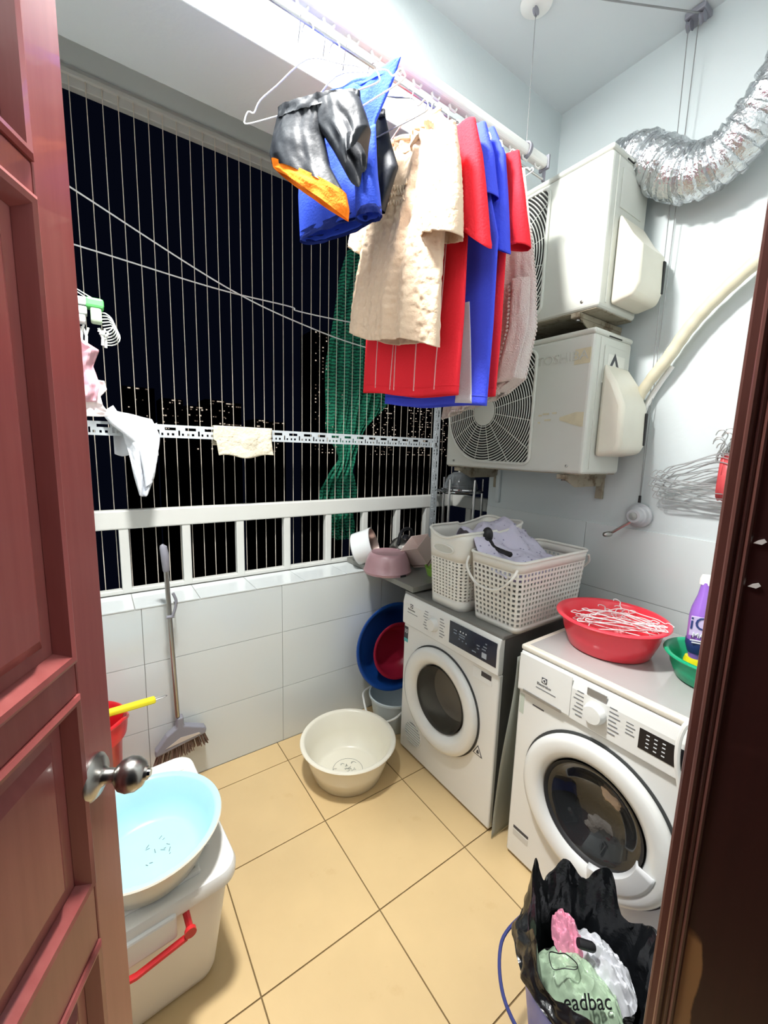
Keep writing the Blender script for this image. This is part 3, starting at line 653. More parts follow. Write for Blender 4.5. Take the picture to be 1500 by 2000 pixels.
# jerseys behind it
def jersey(label, x, m, sl, near_hem, far_hem, seed, depth, amp=0.006):
    """plain jersey in the plane x; near side is +s"""
    t = thing('football_jersey', label, 'jersey', (x, RKY, 2.5), 'football jerseys on the rack')
    (sl_top, sl_out, sl_tip, sl_in) = sl; fh = far_hem[0]
    Lp = [far_hem, (fh + 0.010, lerp(far_hem[1], 2.2, 0.5)), (fh + 0.04, 2.2), (fh + 0.11, 2.40), (-0.08, 2.492)]
    Rp = [near_hem, (near_hem[0] + 0.008, lerp(near_hem[1], 2.15, 0.5)), (near_hem[0] + 0.006, 2.15), (sl_top[0] - 0.012, sl_top[1] - 0.06), (0.085, 2.492)]
    args = (Lp, Rp, (x, RKY), DY, depth, seed, 2, amp); kw = dict(neck=0.05, top_flat=0.25, hemwave=0.006)
    build(loft(*args, 120, 80, **kw), 'body', m, t, solid=0.002)
    f0, n0 = loftfn(*args, **kw)
    hb = [[f0(k/120, v) + (f0(k/120, v) - Vector((x, f0(k/120, v).y, f0(k/120, v).z)))*0.03 for k in range(120)] for v in (0.030, 0.034)]
    build(MB().rings(hb, True), 'hem_seam', m, t, solid=0.0028)
    build(loft([sl_in, (lerp(sl_in[0], sl_top[0] - 0.06, 0.5), lerp(sl_in[1], sl_top[1], 0.5)), (sl_top[0] - 0.065, sl_top[1] + 0.01)], [sl_tip, sl_out, sl_top], (x - 0.006, RKY), DY, depth + 0.006, seed + 1, 1.5, 0.003, 64, 46, top_flat=0.35), 'sleeve', m, t, solid=0.002)
    a, b = Vector(sl_in), Vector(sl_tip); up = (Vector(sl_top) - (a + b)/2).normalized()*0.022
    build(loft([tuple(a), tuple(a + up)], [tuple(b), tuple(b + up)], (x - 0.006, RKY), DY, depth + 0.0072, seed + 1, 1.5, 0.003, 64, 5, top_flat=0.97), 'cuff', m, t)
    build(loft([(fh - 0.03, 2.16), (fh + 0.02, 2.28), (fh + 0.09, 2.42)], [(fh + 0.05, 2.15), (fh + 0.08, 2.27), (fh + 0.13, 2.43)], (x - 0.006, RKY), DY, depth*0.8, seed + 2, 1.5, 0.004, 50, 30), 'sleeve', m, t, solid=0.002)
    return t, f0, n0
jr, jf0, jn0 = jersey('red jersey with thin pale vertical stripes behind the beige T-shirt', -0.32, M_red, ((0.209, 2.441), (0.240, 2.34), (0.288, 2.086), (0.182, 2.178)), (0.193, 1.706), (-0.334, 1.762), 0.6, 0.030)
for (k0, k1) in ((0.235, 0.26), (0.41, 0.44), (0.455, 0.40), (0.665, 0.66), (0.845, 0.86)):
    build(MB().tube([jf0(uof(lerp(k0, k1, q/40)), 0.02 + 0.92*q/40) + jn0*0.0014 for q in range(41)], 0.0020, 5), 'stripe', M_line, jr)
jb, bf0, bn0 = jersey('blue jersey with white side panel behind the striped red one', -0.25, M_blue2, ((0.181, 2.476), (0.217, 2.379), (0.236, 2.262), (0.168, 2.279)), (0.245, 1.678), (-0.285, 1.72), 1.9, 0.030)
build(MB().grid(lambda u, v: bf0(uof(lerp(0.80, lerp(0.925, 0.84, v), u)), lerp(0.004, 0.36, v)) + bn0*0.002, 10, 24), 'white_panel', M_white_c, jb, solid=0.0015)
jersey('plain blue jersey between the other blue jersey and the plain red one', -0.195, M_blue2, ((0.165, 2.495), (0.212, 2.402), (0.250, 2.120), (0.186, 2.158)), (0.180, 1.735), (-0.30, 1.76), 3.3, 0.022)
jersey('plain red jersey between the blue jerseys and the fringed towel', -0.138, M_red, ((0.216, 2.429), (0.247, 2.30), (0.275, 2.148), (0.206, 2.160)), (0.181, 1.732), (-0.30, 1.76), 4.4, 0.026)
# fringed towel
TX_ = 0.08
tw = thing('fringed_towel', 'off-white towel with a pompom fringe at the end of the rack', 'towel', (TX_, RKY, 2.5))
TL = [(-0.30, 1.692), (-0.27, 1.85), (-0.24, 2.05), (-0.17, 2.28), (-0.10, 2.45), (0.0, 2.535)]
TR = [(0.045, 1.772), (0.130, 1.815), (0.160, 1.98), (0.142, 2.14), (0.122, 2.24), (0.060, 2.540)]
targs = (TL, TR, (TX_, RKY), DY, 0.034, 0.3, 3, 0.014)
build(loft(*targs, 130, 100, top_flat=0.5, crinkle=0.0025), 'cloth', M_towel, tw, solid=0.003)
tf, tn = loftfn(*targs, top_flat=0.5, crinkle=0.0025)
pm = MB()
bmx = bmesh.new(); bmesh.ops.create_icosphere(bmx, subdivisions=1, radius=0.0065); iv = [v.co.copy() for v in bmx.verts]; jf = [tuple(v.index for v in f.verts) for f in bmx.faces]; bmx.free()
def pom(p, sc=1.0): pm.add([Vector(p) + v*sc for v in iv], jf)
for q in range(44): pom(tf(uof(q/43), 0.0) + Vector((0, 0, -0.003)))
for q in range(46): pom(tf(0.5, 0.02 + 0.72*q/45))
for q in range(26): pom(tf(uof(0.70 + 0.10*math.sin(q/25*2.5)), 0.10 + 0.42*q/25) + tn*0.022)
fr = build(pm, 'pompom_fringe', M_towel, tw); fr['kind'] = 'stuff'
def flap(u, v):
    vv = 0.09 + 0.44*v; kk = 0.70 + 0.10*math.sin(v*2.5)
    return tf(uof(lerp(kk, 0.97, u)), vv) + tn*(0.020*math.sin(u*2.6 + 0.5) + 0.002)
build(MB().grid(flap, 22, 44), 'folded_flap', M_towel, tw, solid=0.003)
# ------------------------------------------------------------------ air conditioner outdoor units on the right wall
M_ac = mat('aged_white_ac_paint', (208, 210, 202), 0.42, var=0.03, vscale=3, stain=(186, 180, 158), sscale=5, sthr=0.68)
M_acd = mat('dark_fan_cavity', (26, 26, 26), 0.7); M_acr = mat('rusty_base_pan', (150, 142, 124), 0.7, var=0.2, vscale=10, stain=(104, 88, 66), sscale=14, sthr=0.52)
M_tape = mat('yellowed_tape_mark', (206, 198, 168), 0.5, var=0.12, vscale=25)
M_cover = mat('yellowed_valve_cover', (226, 222, 206), 0.35, var=0.05, vscale=7, stain=(190, 178, 140), sscale=12, sthr=0.66)
AX0, AX1, AY0, AY1 = 0.350, 0.640, -1.018, -0.238
def ac_unit(z0, h, label, cov, brand):
    t = thing('air_conditioner', label, 'air conditioner', (0.5, -0.63, z0))
    z1 = z0 + h
    body = build(MB().box(AX0, AX1, AY0, AY1, z0, z1 - 0.018), 'casing', M_ac, t, smooth=0, bevel=0.014, bseg=3)
    build(MB().box(AX0 - 0.003, AX1 + 0.002, AY0 - 0.003, AY1 + 0.003, z1 - 0.022, z1), 'top_lid', M_ac, t, smooth=0, bevel=0.010, bseg=3)
    build(MB().box(AX0 + 0.010, AX1 - 0.006, AY0 + 0.012, AY1 - 0.012, z0 - 0.003, z0 + 0.004), 'base_pan', M_acr, t, smooth=0)
    # round fan guard
    cy, cz, Rr = -0.498, z0 + 0.272, 0.240; yr, zb, zt = -0.772, z0 + 0.030, z0 + 0.514
    def inside(y, z):
        if y >= cy: return (y - cy)**2 + (z - cz)**2 <= Rr*Rr
        if not (y > yr and zb < z < zt): return False
        dy, dz = y - (yr + 0.035), (zb + 0.035 - z if z < cz else z - (zt - 0.035))
        return not (dy < 0 and dz > 0 and dy*dy + dz*dz > 0.035**2)
    edge = []
    for k in range(37): a = math.pi/2 - k/36*math.pi; edge.append((cy + Rr*math.cos(a), cz + Rr*math.sin(a)))
    for k in range(9): a = -math.pi/2 - k/8*math.pi/2; edge.append((yr + 0.035 + 0.035*math.cos(a), zb + 0.035 + 0.035*math.sin(a)))
    for k in range(9): a = math.pi - k/8*math.pi/2; edge.append((yr + 0.035 + 0.035*math.cos(a), zt - 0.035 + 0.035*math.sin(a)))
    build(MB().prism([(p[0], p[1]) for p in edge], (AX0 - 0.001, 0, 0), (0,1,0), (0,0,1), (-0.001, 0, 0)), 'fan_cavity', M_acd, t, smooth=0)
    gr = build(MB().tube([(AX0 - 0.005, p[0], p[1]) for p in edge], 0.007, 8, closed=True), 'guard_frame', M_ac, t)
    r = 0.072
    while r < 0.345:
        seg = []; n = 120; cur = []; arcs = []
        for k in range(n + 1):
            a = k/n*2*math.pi + 0.3; y, z = cy + r*math.cos(a), cz + r*math.sin(a)
            if inside(y, z): cur.append((AX0 - 0.008, y, z))
            else:
                if len(cur) > 2: arcs.append(cur)
                cur = []
        if len(cur) > 2: arcs.append(cur)
        for c in arcs: build(MB().tube(c, 0.0026, 4), 'guard_ring', M_ac, gr)
        r += 0.0125
    for k in range(16):
        a = k/16*2*math.pi + 0.19; p = []
        for q in range(0, 30):
            rr = 0.06 + q*0.01; y, z = cy + rr*math.cos(a), cz + rr*math.sin(a)
            if inside(y, z): p.append((AX0 - 0.006, y, z))
        if len(p) > 2: build(MB().tube([p[0], p[-1]], 0.0020, 4), 'guard_spoke', M_ac, gr)
    build(MB().lathe([(0.066,0.0),(0.066,0.004),(0.058,0.007),(0,0.008)], (AX0 - 0.005, cy, cz), (-1,0,0), 32), 'hub_plate', M_ac, gr)
    # near end: seam strip, pressed panel, valve cover with a dark handle slot
    build(MB().box(AX0 + 0.042, AX0 + 0.048, AY0 - 0.003, AY0 + 0.002, z0 + 0.02, z1 - 0.03), 'seam', M_ac, t, smooth=0, bevel=0.001)
    build(MB().box(AX0 + 0.075, AX1 - 0.05, AY0 - 0.004, AY0 + 0.001, z0 + 0.36, z1 - 0.055), 'service_panel', M_ac, t, smooth=0, bevel=0.004)
    build(MB().box(AX0 + 0.10, AX0 + 0.20, AY0 - 0.002, AY0 + 0.001, z1 - 0.020, z1 - 0.006), 'lid_slot', M_acd, t, smooth=0)
    x0, x1 = AX0 + 0.070, AX1 - 0.012
    prof = [(0.0, cov[0]), (-0.055, cov[1]), (-0.095, cov[2]), (-0.100, cov[3]), (-0.085, cov[4]), (0.0, cov[4] - 0.015)]
    vc = build(MB().prism(prof, (x0, AY0 - 0.001, z0), (0,1,0), (0,0,1), (x1 - x0, 0, 0)), 'valve_cover', M_cover, t, smooth=30, bevel=0.018, bseg=3)
    zc = z0 + (cov[2] + cov[3])/2
    build(MB().obox((x1 - 0.016, AY0 - 0.0985, zc - 0.01), (1,0,0), (0,1,0), (0,0,1), 0.009, 0.004, (cov[2] - cov[3])*0.30 + 0.02), 'handle_slot', M_acd, vc, smooth=0, bevel=0.003)
    # tape marks and screws
    for (yy, zz) in ((-0.95, 0.030), (-0.30, 0.030)):
        build(MB().lathe([(0.006,0),(0.006,0.002),(0,0.003)], (AX0, yy, z0 + zz), (-1,0,0), 12), 'screw', M_steel, t)
    # brackets
    for yb in (-0.93, -0.33):
        b = build(MB().box(AX0 - 0.005, WX, yb - 0.018, yb + 0.018, z0 - 0.024, z0 - 0.005), 'bracket', M_acr, t, smooth=0, bevel=0.002)
        build(MB().prism([(AX0 + 0.0, z0 - 0.022), (AX0 + 0.09, z0 - 0.060), (WX - 0.035, z0 - 0.060), (WX, z0 - 0.022)], (0, yb - 0.014, 0), (1,0,0), (0,0,1), (0, 0.004, 0)), 'bracket_web', M_acr, b, smooth=0)
        build(MB().box(WX - 0.018, WX - 0.0005, yb - 0.016, yb + 0.016, z0 - 0.12, z0 - 0.02), 'bracket_foot', M_acr, b, smooth=0, bevel=0.002)
        build(MB().lathe([(0,-0.012),(0.009,-0.012),(0.009,0.0),(0,0.0)], (AX0 + 0.02, yb, z0 - 0.020), (0,0,1), 6), 'bolt', M_steel, b)
    if brand:
        text('TOSHIBA', 'brand_lettering', 0.050, (AX0 - 0.0012, -0.885, z1 - 0.098), (0,-1,0), (0,0,1), mat('pale_embossed_letters', (196, 197, 188), 0.4), t, 0.0016, wide=1.12)
        build(MB().box(AX0 - 0.0012, AX0 + 0.02, AY0 + 0.010, AY0 + 0.075, z1 - 0.130, z1 - 0.072), 'tape_mark', M_tape, t, smooth=0)
        build(MB().prism([(-0.90, 0.0), (-0.99, -0.028), (-1.003, -0.028), (-1.003, 0.028), (-0.97, 0.030), (-0.90, 0.012)], (AX0 - 0.0006, 0, z0 + 0.215), (0,1,0), (0,0,1), (-0.0006, 0, 0)), 'tape_mark', M_tape, t, smooth=0)
        for (ya, yb_, zz) in ((-0.80, -0.815, 0.235), (-0.82, -0.85, 0.24), (-0.83, -0.86, 0.215), (-0.80, -0.81, 0.205), (-0.865, -0.885, 0.242)):
            build(MB().box(AX0 - 0.0012, AX0, yb_, ya, z0 + zz, z0 + zz + 0.007), 'tape_mark', M_tape, t, smooth=0)
        lb = build(MB().box(AX0 + 0.10, AX1 - 0.06, AY0 - 0.0052, AY0 - 0.004, z0 + 0.395, z1 - 0.085), 'rating_label', mat('pale_label', (226, 226, 218), 0.5), t, smooth=0)
        build(MB().prism([(0, 0), (0.04, 0.06), (0.075, 0.01), (0.055, 0.012), (0.042, 0.035), (0.018, 0.0)], (AX0 + 0.11, AY0 - 0.0056, z0 + 0.42), (1,0,0), (0,0,1), (0, -0.0004, 0)), 'label_triangle', M_inkd, lb, smooth=0)
    return t
ac_unit(1.467, 0.558, 'lower white air conditioner outdoor unit with embossed lettering, bracketed to the right wall', (0.44, 0.36, 0.27, 0.12, 0.085), True)
ac_unit(2.098, 0.550, 'upper white air conditioner outdoor unit mounted above the other one', (0.345, 0.255, 0.205, 0.075, 0.03), False)
# flexible aluminium duct
M_foil = mat('crumpled_aluminium_foil', (214, 216, 218), 0.24, metal=1.0, bump=0.8, bscale=55)
dp = spline([(0.565, -0.86, 2.722), (0.575, -0.965, 2.705), (0.575, -1.06, 2.640), (0.572, -1.15, 2.560), (0.565, -1.235, 2.535), (0.555, -1.32, 2.565), (0.545, -1.40, 2.660), (0.535, -1.47, 2.79), (0.53, -1.53, 2.93), (0.53, -1.56, 3.06)], 34)
nd = len(dp); rad = []
for i in range(nd):
    t = i/(nd - 1); base = 0.040 + 0.046*min(1, t/0.16)**0.7 if t < 0.16 else 0.086
    if t > 0.4: base = lerp(0.086, 0.072, min(1, (t - 0.4)/0.3))
    rad.append(base + 0.0058*(1 if (i % 10) < 5 else -1)*(0.6 + 0.4*math.sin(i*0.4)))
mbd = MB().tube(dp, rad, 40, caps=True)
for v in mbd.v:
    n = fbm(v, 38)*0.0028; v += Vector((n, n, -n))
tag(build(mbd, 'flexible_duct', M_foil, smooth=60), 'shiny ribbed aluminium flexible duct leading up from the upper air conditioner', 'duct')
# wrapped refrigerant pipe
M_wrap = mat('yellowed_pipe_wrap', (214, 206, 180), 0.5, var=0.06, vscale=12)
pp = spline([(0.615, -1.062, 1.742), (0.62, -1.10, 1.83), (0.62, -1.165, 1.925), (0.62, -1.225, 2.025), (0.62, -1.30, 2.113), (0.62, -1.42, 2.215), (0.62, -1.58, 2.31), (0.62, -1.78, 2.38)], 14)
wp = thing('refrigerant_pipe', 'tape-wrapped refrigerant pipe curving along the wall from the lower air conditioner', 'pipe', (0.62, -1.1, 1.75))
build(MB().tube(pp, [0.019 + 0.004*min(1, i/30) + 0.0012*(1 if i % 6 < 3 else 0) for i in range(len(pp))], 14), 'wrapped_run', M_wrap, wp)
build(MB().tube([(0.60, -1.045, 1.66), (0.61, -1.055, 1.70), (0.615, -1.063, 1.748)], 0.013, 10), 'copper_end', mat('old_copper', (150, 116, 96), 0.45, metal=0.5), wp)
build(MB().tube(spline([(0.648, -1.075, 1.63), (0.650, -1.080, 1.70), (0.652, -1.115, 1.80), (0.655, -1.17, 1.90)], 8), 0.011, 10), 'drain_tube', M_white, wp)
# ------------------------------------------------------------------ bundle of wire hangers on the right wall
body, hook = hanger_path()
proto = None; random.seed(11)
BP = [(0, 1.475, 0.02), (0.012, 1.500, -0.06), (0.02, 1.505, 0.03), (0.028, 1.480, 0.10), (0.036, 1.470, -0.08), (0.044, 1.452, 0.16), (0.05, 1.440, 0.06), (0.056, 1.430, -0.14), (0.062, 1.422, 0.02), (0.006, 1.490, 0.12), (0.017, 1.455, -0.10), (0.040, 1.495, -0.16), (0.03, 1.44, 0.2)]
for k, (dx, z, rot) in enumerate(BP):
    if proto is None:
        proto = thing('bundled_hanger', 'bare wire hanger in the bundle tied with red plastic beside the door frame', 'hanger', (0, 0, 0), 'hanger bundle on the wall')
        P = lambda p: Vector((0, -p[0], p[1] + 0.06))
        build(MB().tube(spline([P(p) for p in body], 4, closed=True), 0.0019, 6, closed=True), 'frame', M_wire, proto)
        build(MB().tube(spline([P(p) for p in hook], 4), 0.0019, 6), 'hook', M_wire, proto)
        h = proto
    else: h = dup(proto)
    h.location = (0.585 + dx, -1.375 - 0.010*(k % 4), z); h.rotation_euler = (rot*0.9, 0, R(random.uniform(-3, 3)))
def redp(u, v):
    a = v*2*math.pi; return Vector((0.62 + 0.040*math.cos(a) + 0.006*fbm((u*4, v*4, 1)), -1.385 - 0.07*u + 0.006*fbm((u*5, v*3, 7)), 1.475 + (0.085 + 0.015*fbm((u*3, v*5, 3)))*math.sin(a)))
tag(build(MB().grid(redp, 14, 24), 'red_plastic_wrap', mat('thin_red_plastic', (226, 92, 96), 0.3, transl=0.3), solid=0.0012), 'thin red plastic wrapped around the hanger bundle', 'wrapping')
tag(build(MB().lathe([(0,0),(0.006,0),(0.006,0.05),(0,0.05)], (WX, -1.40, 1.56), (-1,0,0.1), 8).tube([(WX - 0.048, -1.40, 1.564), (WX - 0.055, -1.40, 1.575), (WX - 0.055, -1.40, 1.60)], 0.005, 6), 'wall_hook', M_steel), 'small steel wall hook holding the hanger bundle', 'hook')

# ------------------------------------------------------------------ washing machine and dryer
M_app = mat('white_appliance_enamel', (232, 233, 230), 0.25, coat=0.25); M_appg = mat('grey_appliance_side', (92, 92, 90), 0.5, var=0.12, vscale=8)
M_drum = mat('brushed_drum', (120, 120, 118), 0.4, metal=0.8); M_dkglass = mat('black_display', (16, 18, 26), 0.3); M_navyd = mat('navy_display', (28, 38, 58), 0.15, coat=0.3)
M_gap = mat('painted_gap_shadow', (60, 62, 62), 0.6)  # dark tone paints the shadow in the gap round each porthole door
M_glass = mat('door_glass', (255, 255, 255), 0.02, trans=1.0); M_glass.node_tree.nodes['Principled BSDF'].inputs['IOR'].default_value = 1.12
M_silver = mat('silver_trim', (170, 172, 174), 0.3, metal=0.7)
def front_shell(y0, y1, z0, z1, x0, x1, cy, cz, rr, n=64):
    """box shell with a round porthole in the face at x0"""
    inner, outer = [], []
    corners = [math.atan2(z - cz, y - cy) for y in (y0, y1) for z in (z0, z1)]
    angs = sorted([k/n*2*math.pi - math.pi for k in range(n)] + corners)
    for a in angs:
        c, s = math.cos(a), math.sin(a); inner.append(Vector((x0, cy + rr*c, cz + rr*s)))
        t = min([(y1 - cy)/c if c > 1e-9 else 1e9, (y0 - cy)/c if c < -1e-9 else 1e9, (z1 - cz)/s if s > 1e-9 else 1e9, (z0 - cz)/s if s < -1e-9 else 1e9])
        outer.append(Vector((x0, cy + t*c, cz + t*s)))
    back = [Vector((x1, p.y, p.z)) for p in outer]
    lip = [Vector((x0 + 0.03, p.y, p.z)) for p in inner]
    return MB().rings([lip, inner, outer, back], True, False, False)
def program_lines(parent, cy, cz, side, n, m):
    for k in range(n):
        z = cz + 0.042 - k*0.0135; w = 0.022 + 0.010*((k*7) % 3)/2
        y = cy + side*(0.040 + w/2)
        build(MB().box(-0.0137, -0.0128, y - w/2, y + w/2, z - 0.0016, z + 0.0016), 'programme_print', m, parent, smooth=0)
def logo(parent, y, z, m):
    build(MB().prism([(-0.010,-0.010),(0.010,-0.010),(0.010,0.010),(-0.010,0.010)], (-0.0128, y, z), (0,-1,0), (0,0,1), (-0.0008,0,0)), 'logo_square', m, parent, smooth=0)
    build(MB().lathe([(0,0),(0.0078,0),(0.0078,0.0007),(0,0.0007)], (-0.0136, y, z), (-1,0,0), 20), 'logo_disc', M_app, parent, smooth=0)
    build(MB().prism([(-0.005,0.0),(0.004,0.006),(0.004,-0.006)], (-0.0143, y, z), (0,-1,0), (0,0,1), (-0.0004,0,0)), 'logo_mark', m, parent, smooth=0)
    text('Electrolux', 'brand_lettering', 0.013, (-0.0135, y, z - 0.019), (0,-1,0), (0,0,1), m, parent, 0.0003)
    build(MB().box(-0.0134, -0.0128, y - 0.045, y + 0.030, z - 0.037, z - 0.034), 'model_print', M_ink, parent, smooth=0)
def tumbler(name, label, y0, y1, cz, rr, ring, casing_mat, dark, shift_x=0.0):
    cy = (y0 + y1)/2; t = thing(name, label, 'washing machine' if dark else 'dryer', (0.3, cy, 0.0))
    if not dark: cy = -0.648
    build(front_shell(y0, y1, 0.012, 0.690, 0.0, 0.02, cy, cz, rr), 'front_panel', M_app, t, smooth=30, weld=True, bevel=0.006)
    cs_ = MB().box(0.018, 0.575, y0 + 0.002, y1 - 0.002, 0.020, 0.835); cs_.f.remove((0,4,6,2))
    build(cs_, 'casing', casing_mat, t, smooth=0, bevel=0.006)
    cpn = build(MB().prism([(0.02, 0.692), (-0.012, 0.692), (-0.013, 0.800), (-0.004, 0.838), (0.02, 0.848)], (0, y0, 0), (1,0,0), (0,0,1), (0, y1 - y0, 0)), 'control_panel', M_app, t, smooth=0, bevel=0.004)
    for yy in (y0 + 0.05, y1 - 0.05):
        for xx in (0.06, 0.52): build(MB().lathe([(0,0.0),(0.022,0.0),(0.022,0.022),(0,0.022)], (xx, yy, 0.0), (0,0,1), 14), 'foot', M_rubber, t)
    return t, cpn, cy
# dryer
dy0, dy1 = -0.969, -0.369
dr, cpn, cy = tumbler('tumble_dryer', 'white front-loading tumble dryer with dark grey side and navy display panel', dy0, dy1, 0.420, 0.205, 0.25, M_appg, False)
cz = 0.420; cy = -0.648
build(MB().box(0.0, 0.58, dy0 - 0.004, dy1 + 0.004, 0.836, 0.853), 'top_board', mat('grey_top_board', (120, 120, 116), 0.4, var=0.1, vscale=6), dr, smooth=0, bevel=0.004)
dd_ = build(MB().lathe([(0.226,-0.001),(0.235,0.005),(0.236,0.018),(0.230,0.028),(0.216,0.033),(0.190,0.032),(0.170,0.022),(0.156,0.004),(0.150,-0.006),(0.148,-0.03)], (0, cy, cz), (-1,0,0), 72), 'porthole_door', M_app, dr, smooth=50)
build(MB().lathe([(0.234,0.0),(0.242,0.0),(0.242,0.003),(0.234,0.003)], (0, cy, cz), (-1,0,0), 72), 'door_gap_shade', M_gap, dr)
build(MB().lathe([(0.150,0.012),(0.147,0.0),(0.140,-0.05),(0.125,-0.085)], (0, cy, cz), (-1,0,0), 60), 'inner_bowl', mat('grey_bowl', (88, 86, 80), 0.35), dd_, smooth=60)
build(MB().lathe([(0.126,-0.083),(0.08,-0.098),(0.0,-0.102)], (0, cy, cz), (-1,0,0), 60), 'drum_back', mat('brown_drum_shade', (112, 106, 94), 0.4), dd_)
build(MB().lathe([(0.149,0.006),(0.12,0.012),(0.0,0.016),(0.0,0.013),(0.12,0.009),(0.147,0.003)], (0, cy, cz), (-1,0,0), 48), 'glass', M_glass, dd_, smooth=60)
build(MB().box(-0.0135, -0.0120, -0.958, -0.700, 0.722, 0.822), 'display', M_navyd, cpn, smooth=0, bevel=0.0006)
for k in range(3): build(MB().lathe([(0,0),(0.0035,0),(0.0035,0.0006),(0,0.0006)], (-0.0137, -0.765 - 0.016*k, 0.795), (-1,0,0), 10), 'display_icon', M_inkw, cpn)
for (y, z, w) in ((-0.735, 0.790, 0.02), (-0.735, 0.777, 0.018), (-0.775, 0.782, 0.035), (-0.775, 0.772, 0.03), (-0.865, 0.775, 0.016), (-0.865, 0.762, 0.012), (-0.905, 0.797, 0.008), (-0.90, 0.782, 0.018), (-0.895, 0.770, 0.02), (-0.845, 0.742, 0.022), (-0.76, 0.760, 0.008), (-0.78, 0.758, 0.008), (-0.80, 0.756, 0.008)):
    build(MB().box(-0.0141, -0.0134, y - w/2, y + w/2, z - 0.0022, z + 0.0022), 'display_print', mat('pale_display_print', (130, 142, 158), 0.5), cpn, smooth=0)
build(MB().box(-0.0141, -0.0134, -0.910, -0.886, 0.735, 0.757), 'start_key', mat('pale_key', (170, 180, 192), 0.4), cpn, smooth=0)
build(MB().lathe([(0.033,0),(0.031,0.014),(0.026,0.022),(0,0.023)], (-0.0125, -0.598, 0.764), (-1,0,0), 36), 'programme_dial', M_app, cpn, smooth=40)
program_lines(cpn, -0.598, 0.764, 1, 7, M_ink); program_lines(cpn, -0.598, 0.764, -1, 7, M_ink)
logo(cpn, -0.437, 0.795, M_inkd)
st = build(MB().box(-0.0012, 0.0, -0.402, -0.372, 0.610, 0.672), 'warranty_sticker', mat('dark_sticker', (62, 66, 72), 0.4), dr, smooth=0)
build(MB().box(-0.0013, 0.0, -0.402, -0.372, 0.592, 0.610), 'teal_band', mat('teal_sticker', (86, 178, 182), 0.4), st, smooth=0)
text('10', 'number_print', 0.032, (-0.0015, -0.387, 0.648), (0,-1,0), (0,0,1), M_inkw, st, 0.0003, wide=0.8)
lb = build(MB().box(-0.0012, 0.0, -0.935, -0.835, 0.628, 0.675), 'energy_label', mat('white_label', (228, 230, 228), 0.5), dr, smooth=0)
build(MB().box(-0.0016, -0.001, -0.932, -0.880, 0.650, 0.671), 'label_band', M_navyd, lb, smooth=0)
wl = build(MB().prism([(-0.026,-0.020),(0.026,-0.020),(0,0.026)], (-0.0004, -0.888, 0.318), (0,-1,0), (0,0,1), (-0.0006,0,0)), 'warning_triangle', M_inkd, dr, smooth=0)
build(MB().prism([(-0.019,-0.016),(0.019,-0.016),(0,0.019)], (-0.0011, -0.888, 0.318), (0,-1,0), (0,0,1), (-0.0004,0,0)), 'warning_field', M_app, wl, smooth=0)
build(MB().prism([(-0.007,-0.011),(0.006,-0.012),(0.008,-0.003),(0.002,0.007),(-0.004,0.001)], (-0.0016, -0.888, 0.318), (0,-1,0), (0,0,1), (-0.0004,0,0)), 'flame_mark', M_inkd, wl, smooth=0)
vt = build(MB().lathe([(0.060,0),(0.066,0),(0.066,0.003),(0.060,0.003)], (0.0, -0.470, 0.130), (-1,0,0), 40), 'vent_frame', M_app, dr)
for k in range(8):
    z = 0.083 + k*0.0135; hw = math.sqrt(max(0.0, 0.060**2 - (z - 0.130)**2))
    build(MB().box(-0.005, 0.0, -0.470 - hw, -0.470 + hw, z - 0.0025, z + 0.0025), 'vent_slat', M_app, vt, smooth=0)
    build(MB().box(-0.0006, 0.0, -0.470 - hw, -0.470 + hw, z + 0.0035, z + 0.009), 'vent_slot', M_ink, vt, smooth=0)
# plastic sheet wedged beside the washer
sheet = build(MB().grid(lambda u, v: Vector((-0.012 + 0.40*u + 0.008*math.sin(v*8), -1.012 + 0.018*math.sin(v*5 + 1) + 0.01*u - 0.028*v**3, 0.005 + v*0.80)), 20, 40), 'plastic_sheet', mat('dusty_clear_plastic', (196, 200, 192), 0.25, transl=0.4), solid=0.0015)
tag(sheet, 'dusty translucent plastic sheet hanging between dryer and washing machine', 'plastic sheet')
# washer
wy0, wy1 = -1.660, -1.060
ws, cpn, cy = tumbler('washing_machine', 'white front-loading washing machine with round glass door and black display', wy0, wy1, 0.415, 0.205, 0.25, M_app, True)
cz = 0.415
wdn = build(MB().lathe([(0.230,-0.001),(0.240,0.005),(0.241,0.018),(0.235,0.028),(0.220,0.033),(0.190,0.032),(0.172,0.022),(0.163,0.006),(0.160,-0.02)], (0, cy, cz), (-1,0,0), 72), 'porthole_door', M_app, ws, smooth=50)
build(MB().lathe([(0.239,0.0),(0.249,0.0),(0.249,0.003),(0.239,0.003)], (0, cy, cz), (-1,0,0), 72), 'door_gap_shade', M_gap, ws)
build(MB().lathe([(0.161,0.016),(0.150,0.008),(0.145,-0.02)], (0, cy, cz), (-1,0,0), 60), 'seal', M_rubber, wdn, smooth=60)
build(MB().lathe([(0.160,-0.015),(0.165,-0.06),(0.165,-0.17)], (0, cy, cz), (-1,0,0), 48), 'drum_wall', M_drum, wdn, smooth=60)
build(MB().lathe([(0.165,-0.17),(0.0,-0.18)], (0, cy, cz), (-1,0,0), 48), 'drum_back', M_drum, wdn)
build(MB().lathe([(0.152,0.008),(0.13,0.002),(0.11,-0.03),(0.06,-0.05),(0.0,-0.055)], (0, cy, cz), (-1,0,0), 48), 'glass_bowl', mat('smoked_door_glass', (96, 100, 104), 0.03, trans=0.85, spec=0.6), wdn, smooth=60)
